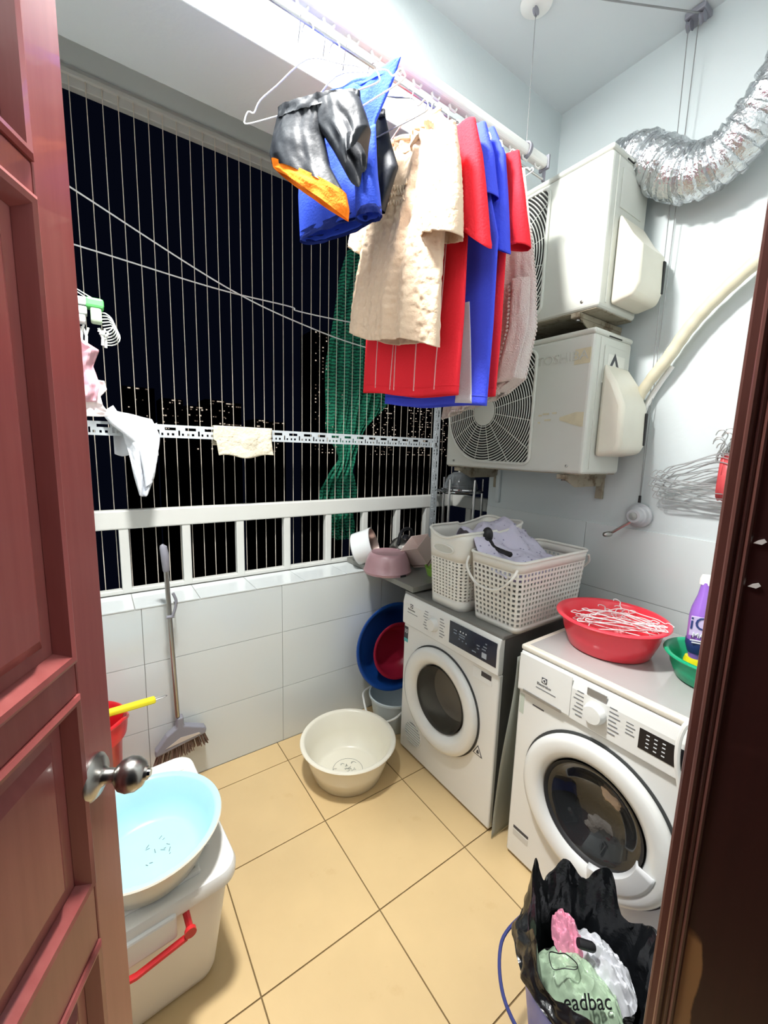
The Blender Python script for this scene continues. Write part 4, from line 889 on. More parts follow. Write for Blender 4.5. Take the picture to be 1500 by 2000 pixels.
# door handle at lower near side of the ring
hp = []
for k in range(13):
    a = R(-8 - k*6.2); hp.append((math.cos(a), math.sin(a)))
rs = [[Vector((-0.036 - q*0.0, cy - r_*c, cz + r_*s)) for (c, s) in hp] for r_, q in ((0.150, 0), (0.158, 0), (0.196, 0), (0.203, 0))]
rs[0] = [Vector((-0.022, v.y, v.z)) for v in rs[0]]; rs[3] = [Vector((-0.033, v.y, v.z)) for v in rs[3]]
build(MB().rings(rs, False), 'door_handle', mat('pale_handle', (222, 224, 226), 0.3), wdn, solid=0.004)
build(MB().box(-0.0138, -0.0120, -1.618, -1.468, 0.725, 0.786), 'display', M_dkglass, cpn, smooth=0, bevel=0.0006)
for i in range(3):
    for j in range(4): build(MB().box(-0.0144, -0.0137, -1.487 - i*0.020 - 0.008, -1.487 - i*0.020, 0.774 - j*0.012 - 0.0015, 0.774 - j*0.012 + 0.0015), 'display_print', M_inkw, cpn, smooth=0)
build(MB().lathe([(0.034,0),(0.032,0.016),(0.027,0.025),(0,0.026)], (-0.0125, -1.343, 0.758), (-1,0,0), 36), 'programme_dial', M_app, cpn, smooth=40)
program_lines(cpn, -1.343, 0.758, 1, 7, M_ink); program_lines(cpn, -1.343, 0.758, -1, 7, M_ink)
for k in range(4): build(MB().box(-0.0136, -0.0128, -1.452 - 0.005*(k % 2), -1.432, 0.780 - k*0.011, 0.783 - k*0.011), 'side_print', M_ink, cpn, smooth=0)
logo(cpn, -1.166, 0.775, M_inkd)
dwr = build(MB().box(-0.0150, -0.0125, -1.262, -1.064, 0.700, 0.836), 'detergent_drawer', M_app, cpn, smooth=0, bevel=0.0012)
build(MB().box(-0.0165, -0.0135, -1.235, -1.085, 0.694, 0.706), 'drawer_grip', M_silver, dwr, smooth=0, bevel=0.002)
cpn_l = list(cpn.children)
for o in cpn_l:
    if o.name.split('.')[0] in ('logo_square', 'logo_disc', 'logo_mark', 'brand_lettering', 'model_print'): o.location.x -= 0.0025
build(MB().box(-0.0145, -0.0120, -1.372, -1.312, 0.806, 0.828), 'silver_badge', M_silver, cpn, smooth=0)
build(MB().box(-0.0010, 0.0, -1.165, -1.120, 0.655, 0.659), 'small_print', M_inkd, ws, smooth=0)
build(MB().box(-0.0010, 0.0, -1.085, -1.068, 0.60, 0.675), 'peeled_sticker', mat('pale_green_sticker', (196, 206, 194), 0.5), ws, smooth=0)
build(MB().box(-0.0010, 0.0, -1.150, -1.085, 0.128, 0.139), 'dark_badge', M_inkd, ws, smooth=0)
build(MB().box(-0.0010, 0.0, -1.150, -1.085, 0.100, 0.123), 'worn_print', mat('faint_print', (206, 206, 202), 0.5), ws, smooth=0)
wtop = build(MB().box(-0.004, 0.60, wy0 - 0.004, wy1 + 0.004, 0.842, 0.862), 'top_board', mat('washer_top_edge', (222, 216, 202), 0.4, var=0.05, vscale=20), ws, smooth=0, bevel=0.007, bseg=3)
build(MB().box(0.018, 0.59, wy0 + 0.006, wy1 - 0.018, 0.8615, 0.8630), 'glossy_cover', mat('glossy_grey_film', (176, 174, 172), 0.10, coat=0.4, bump=0.05, bscale=14), wtop, smooth=0)
# clothes inside the washer
def blob(c, r, seed, sx=1, sy=1, sz=1, n=24, amp=0.25):
    c = Vector(c); rs = []
    for i in range(n + 1):
        th = math.pi*i/n; ring = []
        for k in range(2*n):
            ph_ = math.pi*k/n; d = Vector((math.sin(th)*math.cos(ph_), math.sin(th)*math.sin(ph_), math.cos(th)))
            rr = r*(1 + amp*fbm(d*1.7 + Vector((seed, seed, 0)), 1.0)); ring.append(c + Vector((d.x*rr*sx, d.y*rr*sy, d.z*rr*sz)))
        rs.append(ring)
    return MB().rings(rs, True)
tag(build(blob((0.10, -1.395, 0.475), 0.05, 2, 1.2, 1.1, 1.0), 'laundry_ball', M_beige), 'pale beige laundry seen through the washing machine door', 'laundry', 'clothes in the washer')
tag(build(blob((0.105, -1.36, 0.345), 0.075, 5, 0.9, 1.3, 0.8), 'laundry_ball', fabric('charcoal_laundry', (96, 92, 88))), 'dark laundry at the bottom of the washing machine drum', 'laundry', 'clothes in the washer')
# loose white hose at the washer's near end
tag(build(MB().tube(spline([(-0.02, -1.585, 0.872), (-0.028, -1.575, 0.862), (-0.034, -1.568, 0.82), (-0.034, -1.570, 0.76), (-0.028, -1.580, 0.70), (-0.02, -1.60, 0.60), (-0.02, -1.64, 0.45)], 8), 0.007, 10), 'drain_hose', M_white), 'thin white hose hanging over the front of the washing machine', 'hose')
# ------------------------------------------------------------------ grey shelf board with pots
M_board = mat('grey_laminate', (128, 128, 122), 0.35, var=0.06, vscale=8)
tag(build(MB().box(-0.012, 0.62, -0.440, 0.198, 0.8635, 0.893), 'shelf_board', M_board, smooth=0, bevel=0.003), 'grey shelf board bridging the tiled ledge and the dryer', 'shelf')
SZ = 0.893
M_mauve = mat('mauve_plastic', (170, 134, 140), 0.35, coat=0.2); M_potw = mat('white_enamel_pot', (226, 230, 232), 0.25, coat=0.3); M_ppink = mat('pale_pink_plastic', (226, 204, 196), 0.35)
# upside-down mauve bowl
mb_ = thing('mauve_bowl', 'mauve plastic bowl standing upside down on the grey shelf', 'bowl', (0.035, -0.16, SZ))
build(MB().lathe([(0.128,0.0),(0.130,0.012),(0.126,0.016),(0.118,0.055),(0.104,0.092),(0.094,0.106),(0.088,0.108),(0.082,0.104),(0.0,0.103)], (0.035, -0.16, SZ), (0,0,1), 48), 'shell', M_mauve, mb_, smooth=40)
build(MB().box(0.026, 0.060, -0.292, -0.282, SZ, SZ + 0.010), 'rim_notch', M_dark, mb_, smooth=0)
# white pot lying on its side, steel inside
axp = Vector((0.62, -0.62, 0.30)).normalized()
wpot = thing('white_pot', 'white enamel pot leaning on its side behind the mauve bowl, steel inside', 'pot', (0.04, 0.03, SZ))
build(MB().lathe([(0.0,-0.10),(0.080,-0.10),(0.092,-0.092),(0.098,0.0),(0.100,0.018),(0.096,0.020)], (0.045, 0.02, SZ + 0.105), axp, 44), 'outside', M_potw, wpot, smooth=40)
build(MB().lathe([(0.096,0.019),(0.092,0.0),(0.088,-0.090),(0.0,-0.094)], (0.045, 0.02, SZ + 0.105), axp, 44), 'inside', mat('rosy_steel', (186, 168, 160), 0.3, metal=0.8), wpot, smooth=40)
# kettle with black handle
kt = thing('steel_kettle', 'round steel kettle with black handle and lid beside the white pot', 'kettle', (0.26, 0.0, SZ))
build(MB().lathe([(0.0,0.0),(0.085,0.0),(0.102,0.03),(0.104,0.06),(0.090,0.10),(0.060,0.125),(0.030,0.132),(0,0.132)], (0.27, -0.02, SZ + 0.01), (-0.25, -0.25, 0.9), 40), 'body', M_steel, kt, smooth=50)
build(MB().lathe([(0.012,0.13),(0.020,0.150),(0.014,0.160),(0,0.162)], (0.27, -0.02, SZ + 0.01), (-0.25, -0.25, 0.9), 20), 'lid_knob', M_dark, kt)
build(MB().tube(spline([(0.18, -0.06, SZ + 0.11), (0.20, -0.05, SZ + 0.17), (0.25, -0.03, SZ + 0.19), (0.30, -0.02, SZ + 0.18), (0.33, 0.0, SZ + 0.13)], 6), 0.010, 8), 'handle', M_dark, kt)
build(MB().tube([(0.20, -0.07, SZ + 0.06), (0.165, -0.10, SZ + 0.105)], [0.020, 0.012], 12), 'spout', M_steel, kt)
# pale pink pot tilted on its rim
axq = Vector((0.75, -0.35, -0.45)).normalized()
pk = thing('pink_box', 'pale pink plastic tub tipped over against the basket', 'tub', (0.22, -0.28, SZ))
build(MB().lathe([(0,-0.07),(0.075,-0.07),(0.080,-0.065),(0.088,0.06),(0.091,0.066),(0.086,0.066),(0.078,-0.055),(0,-0.06)], (0.205, -0.225, SZ + 0.103), (-0.55, 0.15, 0.80), 4, xref=(0.9, -0.5, 0)), 'shell', M_ppink, pk, smooth=20, bevel=0.012, bseg=3)
build(MB().lathe([(0.082,-0.052),(0.084,-0.052),(0.084,-0.048),(0.082,-0.048)], (0.205, -0.225, SZ + 0.103), (-0.55, 0.15, 0.80), 4, xref=(0.9, -0.5, 0)), 'seam_line', mat('brown_seam', (120, 92, 80), 0.5), pk)
gl = build(MB().lathe([(0,0.0),(0.035,0.0),(0.048,0.03),(0.056,0.045),(0.053,0.045),(0.044,0.03),(0.032,0.004),(0,0.004)], (0.205, -0.345, SZ), (0.05, -0.1, 1), 30), 'green_cup', mat('lime_plastic', (150, 196, 84), 0.35))
tag(gl, 'small lime green cup between the pink tub and the tall basket', 'cup')
# ------------------------------------------------------------------ steel corner rack and glass lid
RC = Vector((0.665, -0.045, LZ))
sk = thing('steel_rack', 'round steel corner rack standing on the ledge behind the baskets', 'rack', RC)
for a in (R(200), R(262), R(322), R(90)):
    p = RC + Vector((0.145*math.cos(a), 0.145*math.sin(a), 0)); build(MB().tube([p, p + Vector((0, 0, 0.515))], 0.0085, 12), 'post', M_chrome, sk)
for z in (0.06, 0.435):
    build(MB().tube([RC + Vector((0.145*math.cos(k/40*6.283), 0.145*math.sin(k/40*6.283), z)) for k in range(40)], 0.005, 8, closed=True), 'ring', M_chrome, sk)
    for q in range(-3, 4):
        w = math.sqrt(0.145**2 - (q*0.04)**2); build(MB().tube([RC + Vector((q*0.04, -w, z)), RC + Vector((q*0.04, w, z))], 0.0025, 6), 'shelf_wire', M_chrome, sk)
gd = thing('glass_dome', 'clear glass lid turned upside down on the steel rack', 'lid', RC + Vector((0, 0, 0.442)))
build(MB().lathe([(0.118,0.0),(0.118,0.006),(0.108,0.010),(0.102,0.045),(0.084,0.088),(0.050,0.112),(0,0.118),(0,0.114),(0.048,0.108),(0.080,0.085),(0.098,0.044),(0.104,0.006)], RC + Vector((0, -0.01, 0.442)), (0,0,1), 44), 'dome', mat('smoky_glass', (190, 196, 200), 0.05, trans=0.7), gd, smooth=60)
build(MB().lathe([(0.112,0.006),(0.121,0.006),(0.121,0.012),(0.112,0.012)], RC + Vector((0, -0.01, 0.442)), (0,0,1), 44), 'metal_band', M_chrome, gd)
build(MB().lathe([(0.0,0.03),(0.10,0.03),(0.10,0.035),(0,0.035)], RC + Vector((0, 0, 0.39)), (0,0,1), 36), 'dark_tray', M_dark, gd)

# ------------------------------------------------------------------ laundry baskets on the dryer
def rrect(hx, hy, r, n=8):
    pts = []
    for (cx, cy_, a0) in ((hx - r, hy - r, 0), (-hx + r, hy - r, 90), (-hx + r, -hy + r, 180), (hx - r, -hy + r, 270)):
        for k in range(n + 1): a = R(a0 + 90*k/n); pts.append((cx + r*math.cos(a), cy_ + r*math.sin(a)))
    return pts
def peri(pts):
    P = pts + [pts[0]]; L = [0]
    for i in range(len(P) - 1): L.append(L[-1] + math.hypot(P[i+1][0] - P[i][0], P[i+1][1] - P[i][1]))
    def at(t):
        t = (t % 1)*L[-1]
        for i in range(len(P) - 1):
            if t <= L[i+1]: k = (t - L[i])/max(L[i+1] - L[i], 1e-9); return (lerp(P[i][0], P[i+1][0], k), lerp(P[i][1], P[i+1][1], k))
        return P[-1]
    return at, L[-1]
def holed(mapf, nu, nv, v0, v1, fill, diamond=False, skip=None):
    """nu x nv cells, each a frame around a real hole"""
    mb = MB()
    for i in range(nu):
        for j in range(nv):
            q = [(i, j), (i+1, j), (i+1, j+1), (i, j+1)]
            F = lambda a, b: mapf(a/nu, lerp(v0, v1, b/nv))
            if skip and skip(i/nu, j): mb.add([F(*p) for p in q], [(0,1,2,3)]); continue
            m_ = (1 - fill)/2
            if diamond: h = [(i + 0.5, j + m_), (i + 1 - m_, j + 0.5), (i + 0.5, j + 1 - m_), (i + m_, j + 0.5)]
            else: h = [(i + m_, j + m_), (i + 1 - m_, j + m_), (i + 1 - m_, j + 1 - m_), (i + m_, j + 1 - m_)]
            if diamond:
                e = [(i + 0.5, j), (i + 1, j), (i + 1, j + 0.5), (i+1, j+1), (i+0.5, j+1), (i, j+1), (i, j+0.5), (i, j)]
                vs = [F(*p) for p in e] + [F(*p) for p in h]
                mb.add(vs, [(0,1,9,8), (1,2,9), (2,3,9), (3,4,10,9), (4,5,10), (5,6,11,10), (6,7,11), (7,0,8,11)])
            else:
                vs = [F(*p) for p in q] + [F(*p) for p in h]
                mb.add(vs, [(0,1,5,4), (1,2,6,5), (2,3,7,6), (3,0,4,7)])
    return mb
M_bask = mat('white_basket_plastic', (234, 232, 224), 0.4, sss=0.0)
# near basket with square holes
BC = Vector((0.262, -0.878, 0.8535)); HX, HY, BH = 0.225, 0.118, 0.285
at_, LL = peri(rrect(1, 1, 0.18)); 
def bk1(u, v):
    rp, _ = PB1; p = rp(u); s = lerp(0.93, 1.06, v)
    return BC + Vector((p[0]*s, p[1]*s, v*BH))
PB1 = peri(rrect(HX, HY, 0.030))
nk = thing('laundry_basket', 'white plastic basket with square holes and two bail handles, on the dryer', 'basket', BC)
build(holed(bk1, 64, 11, 0.08, 0.86, 0.55), 'wall', M_bask, nk, smooth=0, solid=0.0035, weld=True)
build(MB().rings([[bk1(k/96, v) for k in range(96)] for v in (0.0, 0.08)], True), 'lower_band', M_bask, nk, solid=0.0035)
build(MB().rings([[bk1(k/96, v) for k in range(96)] for v in (0.86, 0.93, 1.0)], True), 'upper_band', M_bask, nk, solid=0.0035)
build(MB().tube([bk1(k/96, 1.0) for k in range(96)], 0.0065, 8, closed=True), 'rim', M_bask, nk)
build(MB().prism([(p[0]*0.93, p[1]*0.93) for p in rrect(HX, HY, 0.03)], BC + Vector((0, 0, 0.002)), (1,0,0), (0,1,0), (0, 0, 0.004)), 'bottom', M_bask, nk, smooth=0)
def bail(x, sgn):
    y0, y1 = BC.y + HY*1.02, BC.y - HY*1.02
    return spline([(x, y0, BC.z + BH - 0.022), (x + sgn*0.022, y0 - 0.01, BC.z + BH - 0.06), (x + sgn*0.028, lerp(y0, y1, 0.25), BC.z + BH - 0.108), (x + sgn*0.030, lerp(y0, y1, 0.5), BC.z + BH - 0.120), (x + sgn*0.028, lerp(y0, y1, 0.75), BC.z + BH - 0.108), (x + sgn*0.022, y1 + 0.01, BC.z + BH - 0.06), (x, y1, BC.z + BH - 0.022)], 8)
h1 = build(MB().tube(bail(BC.x - HX*1.05 - 0.006, -1), 0.0052, 8), 'bail_handle', M_bask, nk)
h2 = build(MB().tube(bail(BC.x + HX*1.05 + 0.006, 1), 0.0052, 8), 'bail_handle', M_bask, nk)
# far taller basket with diamond holes
TC = Vector((0.205, -0.622, 0.8535)); TX, TY, TBH = 0.195, 0.112, 0.335
PB2 = peri(rrect(TX, TY, 0.045))
def topw(u):
    p = PB2[0](u); return 1.0 + 0.13*max(0.0, p[0]/TX + 0.2)**2*0.6 - 0.05*math.cos(p[1]/TY*2.6)*(1 if p[0] < 0 else 0.3)
def bk2(u, v):
    p = PB2[0](u); s = lerp(0.93, 1.05, v); zz = v if v < 0.75 else lerp(0.75, topw(u), (v - 0.75)/0.25)
    return TC + Vector((p[0]*s, p[1]*s, zz*TBH))
tk = thing('tall_basket', 'taller white plastic basket with diamond holes and wavy rim, behind the square-holed one', 'basket', TC)
build(holed(bk2, 56, 12, 0.13, 0.66, 0.68, True), 'wall', M_bask, tk, smooth=0, solid=0.0035, weld=True)
build(MB().rings([[bk2(k/96, v) for k in range(96)] for v in (0.0, 0.06, 0.13)], True), 'lower_band', M_bask, tk, solid=0.0035)
build(MB().rings([[bk2(k/96, v) for k in range(96)] for v in (0.66, 0.75, 0.83, 0.92, 1.0)], True), 'upper_band', M_bask, tk, solid=0.0035)
build(MB().tube([bk2(k/96, 1.0) for k in range(96)], 0.0060, 8, closed=True), 'rim', M_bask, tk)
build(MB().prism([(p[0]*0.93, p[1]*0.93) for p in rrect(TX, TY, 0.045)], TC + Vector((0, 0, 0.002)), (1,0,0), (0,1,0), (0, 0, 0.004)), 'bottom', M_bask, tk, smooth=0)
hg = MB().tube([TC + Vector((-TX*1.035 - 0.004, 0.062*math.cos(a), TBH*0.80 + 0.020*math.sin(a))) for a in [k/28*6.283 for k in range(28)]], 0.004, 6, closed=True)
build(hg, 'grip_frame', M_bask, tk)
build(MB().prism([(0.058*math.cos(k/20*6.283), 0.016*math.sin(k/20*6.283)) for k in range(20)], TC + Vector((-TX*1.03 - 0.0035, 0, TBH*0.80)), (0,1,0), (0,0,1), (-0.002, 0, 0)), 'grip_hole_shade', mat('painted_grip_shade', (206, 206, 196), 0.5), tk, smooth=0)  # solid oval, tinted darker to paint the shade of a grip opening
# lilac cloth spilling over both baskets
M_lil = mat('lilac_dotted_cotton', (208, 202, 232), 0.85, transl=0.2)
nt = M_lil.node_tree; N = nt.nodes; L_ = nt.links
vo = N.new('ShaderNodeTexVoronoi'); vo.inputs['Scale'].default_value = 46; tcx = N.new('ShaderNodeTexCoord'); L_.new(tcx.outputs['Object'], vo.inputs['Vector'])
mrx = N.new('ShaderNodeMapRange'); mrx.inputs[1].default_value = 0.16; mrx.inputs[2].default_value = 0.22; L_.new(vo.outputs['Distance'], mrx.inputs[0])
mxx = N.new('ShaderNodeMix'); mxx.data_type = 'RGBA'; mxx.inputs[6].default_value = srgb(150, 146, 180); mxx.inputs[7].default_value = srgb(226, 222, 240); L_.new(mrx.outputs[0], mxx.inputs['Factor']); L_.new(mxx.outputs[2], N['Principled BSDF'].inputs['Base Color'])
def lil(u, v):
    # from the tall basket's inside over its near rim into the near basket
    path = [Vector((0.25, -0.57, 1.150)), Vector((0.25, -0.62, 1.205)), Vector((0.24, -0.68, 1.215)), Vector((0.23, -0.742, 1.200)), Vector((0.22, -0.80, 1.145)), Vector((0.22, -0.86, 1.115)), Vector((0.22, -0.95, 1.105))]
    p = poly_at(path, v); w = lerp(0.15, 0.20, v)
    s = (u - 0.5)*2
    dz = -0.02*s*s + 0.05*max(0, s)*(1 - v) + 0.024*fbm((u*3.5, v*3.5, 3)) + 0.010*math.sin(u*15 + v*6)
    return Vector((p.x + s*w, p.y + 0.012*fbm((u*4, v*4, 8)), p.z + dz))
tag(build(MB().grid(lil, 50, 60), 'lilac_cloth', M_lil, solid=0.002), 'lilac dotted cloth spilling from the tall basket into the square-holed one', 'cloth')
tag(build(blob((0.26, -0.875, 1.055), 0.085, 7, 1.7, 0.95, 0.55, 24, 0.4), 'lilac_garment', mat('violet_satin', (196, 180, 228), 0.4)), 'shiny violet garment piled inside the square-holed basket', 'garment')
lad = thing('black_ladle', 'black plastic ladle lying on the lilac cloth', 'ladle', (0.14, -0.78, 1.17))
build(blob((0.130, -0.752, 1.192), 0.030, 3, 0.55, 0.9, 1.2, 12, 0.05), 'bowl', M_dark, lad)
build(MB().tube(spline([(0.128, -0.76, 1.175), (0.118, -0.80, 1.150), (0.110, -0.85, 1.146), (0.105, -0.90, 1.142)], 6), [0.014, 0.013, 0.013, 0.013, 0.013, 0.013, 0.012, 0.012, 0.011, 0.011, 0.010, 0.010, 0.010, 0.010, 0.010, 0.011, 0.011, 0.012, 0.008], 8), 'handle', M_dark, lad)
build(MB().prism([(0, 0), (0.045, 0.008), (0.03, 0.035), (-0.005, 0.02)], (0.105, -0.735, 1.150), (0.1, -1, 0), (0, 0, 1), (0.006, 0, 0)), 'blade', M_dark, lad, smooth=0)
# ------------------------------------------------------------------ basins
def basin(name, label, c, r, rb, h, m_in, m_out=None, lip=0.010, axis=(0,0,1), cat='basin', group=None, n=64, print_m=None):
    t = thing(name, label, cat, c, group); c = Vector(c)
    outp = [(0, 0.0), (rb, 0.0), (rb + 0.012, 0.006), (lerp(rb, r, 0.55) + 0.006, h*0.5), (r - 0.006, h - 0.012), (r + lip*0.5, h - 0.010), (r + lip, h - 0.004), (r + lip*0.8, h)]
    inp = [(r + lip*0.8, h), (r, h + 0.001), (r - 0.008, h - 0.006), (lerp(rb, r, 0.55), h*0.5), (rb + 0.004, 0.012), (rb - 0.012, 0.005), (0, 0.004)]
    build(MB().lathe(outp, c, axis, n), 'outside', m_out or m_in, t, smooth=50)
    build(MB().lathe(inp, c, axis, n), 'inside', m_in, t, smooth=50)
    return t
cb_ = basin('cream_basin', 'empty cream plastic basin on the floor in front of the dryer', (-0.315, -0.368, 0.0), 0.212, 0.150, 0.175, M_cream, lip=0.016)
M_wear = mat('grey_floral_print', (112, 118, 112), 0.5)
random.seed(3)
for k in range(26):
    a = random.uniform(0, 6.28); rr = random.uniform(0.01, 0.065); p = Vector((-0.315 + rr*math.cos(a), -0.368 + rr*math.sin(a), 0.0052)); d = random.uniform(0, 6.28); l = random.uniform(0.006, 0.016)
    build(MB().tube(spline([p, p + Vector((l*math.cos(d), l*math.sin(d), 0)), p + Vector((1.6*l*math.cos(d + 0.8), 1.6*l*math.sin(d + 0.8), 0))], 4), 0.0009, 4), 'floral_print', M_wear, cb_)
build(MB().tube([Vector((-0.315 + 0.072*math.cos(a), -0.368 + 0.072*math.sin(a), 0.0052)) for a in [k/36*6.283 for k in range(36)]], 0.0007, 4, closed=True), 'print_ring', M_wear, cb_)
M_lb = mat('light_blue_plastic', (176, 220, 230), 0.22, coat=0.3)
# ------------------------------------------------------------------ storage box with the light blue basin on it
BXC = Vector((-1.245, -0.635, 0)); BZ = 0.385; RZ = R(4)
bx = thing('storage_box', 'white plastic storage box with clip lid and red handle beside the open door', 'storage box', BXC)
def bxp(p, s, z, inset=0.0): 
    x, y = p[0]*s, p[1]*s; return BXC + Vector((x*math.cos(RZ) - y*math.sin(RZ), x*math.sin(RZ) + y*math.cos(RZ), z))
RR = rrect(0.262, 0.272, 0.055)
build(MB().rings([[bxp(p, s, z) for p in RR] for s, z in ((0.70, 0.004), (0.72, 0.0), (0.78, 0.012), (0.80, 0.03), (0.935, BZ - 0.05), (0.935, BZ - 0.02))], True, True, False), 'body', mat('cloudy_white_plastic', (248, 245, 240), 0.35, transl=0.15), bx, smooth=40)
lid = build(MB().rings([[bxp(p, s, z) for p in RR] for s, z in ((0.955, BZ - 0.045), (1.0, BZ - 0.040), (1.005, BZ - 0.014), (0.985, BZ - 0.002), (0.955, BZ), (0.90, BZ - 0.006), (0.86, BZ - 0.007))], True, False, True), 'lid', M_white, bx, smooth=40)
for (px, py, lx, ly) in ((0.205, -0.10, 0.006, 0.055), (0.165, -0.185, 0.006, 0.022), (0.10, -0.19, 0.006, 0.022), (0.03, -0.19, 0.006, 0.022), (0.19, 0.20, 0.035, 0.006), (0.13, 0.19, 0.006, 0.030), (0.06, 0.19, 0.006, 0.030), (0.205, 0.06, 0.006, 0.05)):
    c = bxp((px, py), 1.0, BZ - 0.005); build(MB().obox(c, (math.cos(RZ), math.sin(RZ), 0), (-math.sin(RZ), math.cos(RZ), 0), (0,0,1), lx, ly, 0.004), 'lid_rib', M_white, lid, smooth=0, bevel=0.002)
for s_ in (0.0,):
    build(MB().obox(bxp((0.02, -0.215), 1.0, BZ - 0.003), (math.cos(RZ), math.sin(RZ), 0), (-math.sin(RZ), math.cos(RZ), 0), (0,0,1), 0.15, 0.010, 0.006), 'lid_ridge', M_white, lid, smooth=0, bevel=0.005)
build(MB().obox(bxp((0.01, -0.270), 1.0, BZ - 0.060), (math.cos(RZ), math.sin(RZ), 0), (-math.sin(RZ), math.cos(RZ), 0), (0,0,1), 0.085, 0.012, 0.034), 'lid_tongue', M_white, lid, smooth=0, bevel=0.006)
M_redh = mat('red_handle_plastic', (206, 40, 44), 0.35)
hh = [bxp((0.120, -0.262), 1.0, BZ - 0.055), bxp((0.122, -0.285), 1.0, BZ - 0.075), bxp((0.112, -0.290), 1.0, BZ - 0.098), bxp((0.0, -0.292), 1.0, BZ - 0.112), bxp((-0.10, -0.290), 1.0, BZ - 0.098), bxp((-0.12, -0.285), 1.0, BZ - 0.075), bxp((-0.12, -0.262), 1.0, BZ - 0.055)]
build(MB().tube(hh, 0.0085, 8), 'red_handle', M_redh, bx)
build(MB().lathe([(0,0),(0.014,0),(0.014,0.010),(0,0.010)], bxp((0.122, -0.292), 1.0, BZ - 0.080), (0,-1,0), 16), 'handle_pivot', M_redh, bx)
lbb = basin('blue_basin', 'light blue plastic basin with cream outside, on the storage box lid', (-1.172, -0.735, BZ), 0.178, 0.125, 0.115, M_lb, M_cream, lip=0.013)
random.seed(8)
for k in range(12):
    a = random.uniform(0, 6.28); rr = random.uniform(0.005, 0.05); p = Vector((-1.150 + rr*math.cos(a), -0.735 + rr*math.sin(a), BZ + 0.0050)); d = random.uniform(0, 6.28); l = random.uniform(0.004, 0.014)
    build(MB().tube([p, p + Vector((l*math.cos(d), l*math.sin(d), 0))], 0.0009, 4), 'worn_print', M_wear, lbb)
# ------------------------------------------------------------------ red bin, yellow handle, broom
rb_ = thing('red_bin', 'tall red plastic bin in the corner behind the storage box', 'bin', (-1.325, -0.195, 0))
M_redp = mat('red_plastic', (224, 34, 44), 0.3, coat=0.2)
build(MB().lathe([(0,0),(0.092,0),(0.098,0.01),(0.118,0.46),(0.122,0.465),(0.134,0.47),(0.138,0.50),(0.136,0.535),(0.128,0.54),(0.122,0.53),(0.116,0.46),(0.095,0.02),(0,0.015)], (-1.325, -0.195, 0), (0,0,1), 40), 'shell', M_redp, rb_, smooth=40)
build(MB().tube([Vector((-1.325 + 0.137*math.cos(a), -0.195 + 0.137*math.sin(a), 0.545 - 0.055*max(0, math.sin(-a + 2.6)))) for a in [R(-80) + k/20*R(150) for k in range(21)]], 0.007, 8), 'bin_handle', M_redp, rb_)
yh = thing('yellow_handle', 'yellow plastic mop handle lying across the red bin', 'handle', (-1.2, -0.22, 0.56))
build(MB().obox((-1.245, -0.24, 0.572), (0.97, 0.06, -0.02), (-0.06, 0.97, 0), (0,0,1), 0.155, 0.016, 0.010), 'grip', mat('yellow_plastic', (236, 220, 40), 0.35), yh, smooth=0, bevel=0.006)
build(MB().tube([(-1.098, -0.238, 0.570), (-1.060, -0.240, 0.573), (-1.056, -0.234, 0.573), (-1.060, -0.228, 0.573), (-1.098, -0.224, 0.570)], 0.0022, 6), 'wire_loop', M_wire, yh)
bm_ = thing('broom', 'grey broom with steel stick hung on the tiled parapet wall', 'broom', (-1.0, -0.05, 0.15))
B0, B1 = Vector((-1.018, -0.052, 1.125)), Vector((-1.001, -0.058, 0.36))
build(MB().tube([B0.lerp(B1, 0.12), B1], 0.0098, 12), 'stick', M_steel, bm_)
build(MB().tube([B0 + Vector((-0.010, 0, 0.006)), B0 + Vector((-0.004, 0, -0.004)), B0.lerp(B1, 0.06), B0.lerp(B1, 0.135), B0.lerp(B1, 0.14)], [0.007, 0.014, 0.016, 0.0125, 0.011], 12), 'grip', M_grey, bm_)
build(MB().tube(spline([B0.lerp(B1, 0.39) + Vector((0.010, -0.012, 0)), B0.lerp(B1, 0.36) + Vector((0.022, -0.014, 0.012)), B0.lerp(B1, 0.33) + Vector((0.026, -0.014, 0.02)), B0.lerp(B1, 0.30) + Vector((0.016, -0.014, 0.03))], 5), 0.006, 8).tube([B0.lerp(B1, 0.395) + Vector((-0.014, -0.01, 0)), B0.lerp(B1, 0.395) + Vector((0.016, -0.01, 0))], 0.007, 8), 'hook_clip', M_grey, bm_)
hd = build(MB().prism([(-0.100, 0.0), (-0.098, 0.030), (-0.055, 0.085), (-0.016, 0.110), (-0.014, 0.155), (0.014, 0.155), (0.016, 0.112), (0.10, 0.075), (0.108, 0.060), (0.104, 0.040)], (-0.995, -0.068, 0.200), (1,0,0), (0.02,0,1), (0, 0.036, 0)), 'head', M_grey, bm_, smooth=0, bevel=0.008, bseg=3)
build(MB().prism([(-0.06, 0.030), (0.0, 0.062), (0.075, 0.058), (0.082, 0.050)], (-0.995, -0.0685, 0.200), (1,0,0), (0.02,0,1), (0, -0.001, 0)), 'head_slot', mat('cream_slot', (206, 196, 186), 0.5), hd, smooth=0)
random.seed(2); br = MB()
for k in range(150):
    s = random.uniform(-0.092, 0.098); y = random.uniform(-0.066, -0.036); z = 0.200 + lerp(0.004, 0.048, (s + 0.1)/0.2); fl_ = (s)*0.22
    br.tube([(-0.995 + s, y, z), (-0.995 + s + fl_ + random.uniform(-0.004, 0.004), y + random.uniform(-0.006, 0.006), z - 0.062)], 0.0017, 4)
bo = build(br, 'bristles', mat('brown_bristle', (126, 102, 90), 0.8), bm_); bo['kind'] = 'stuff'
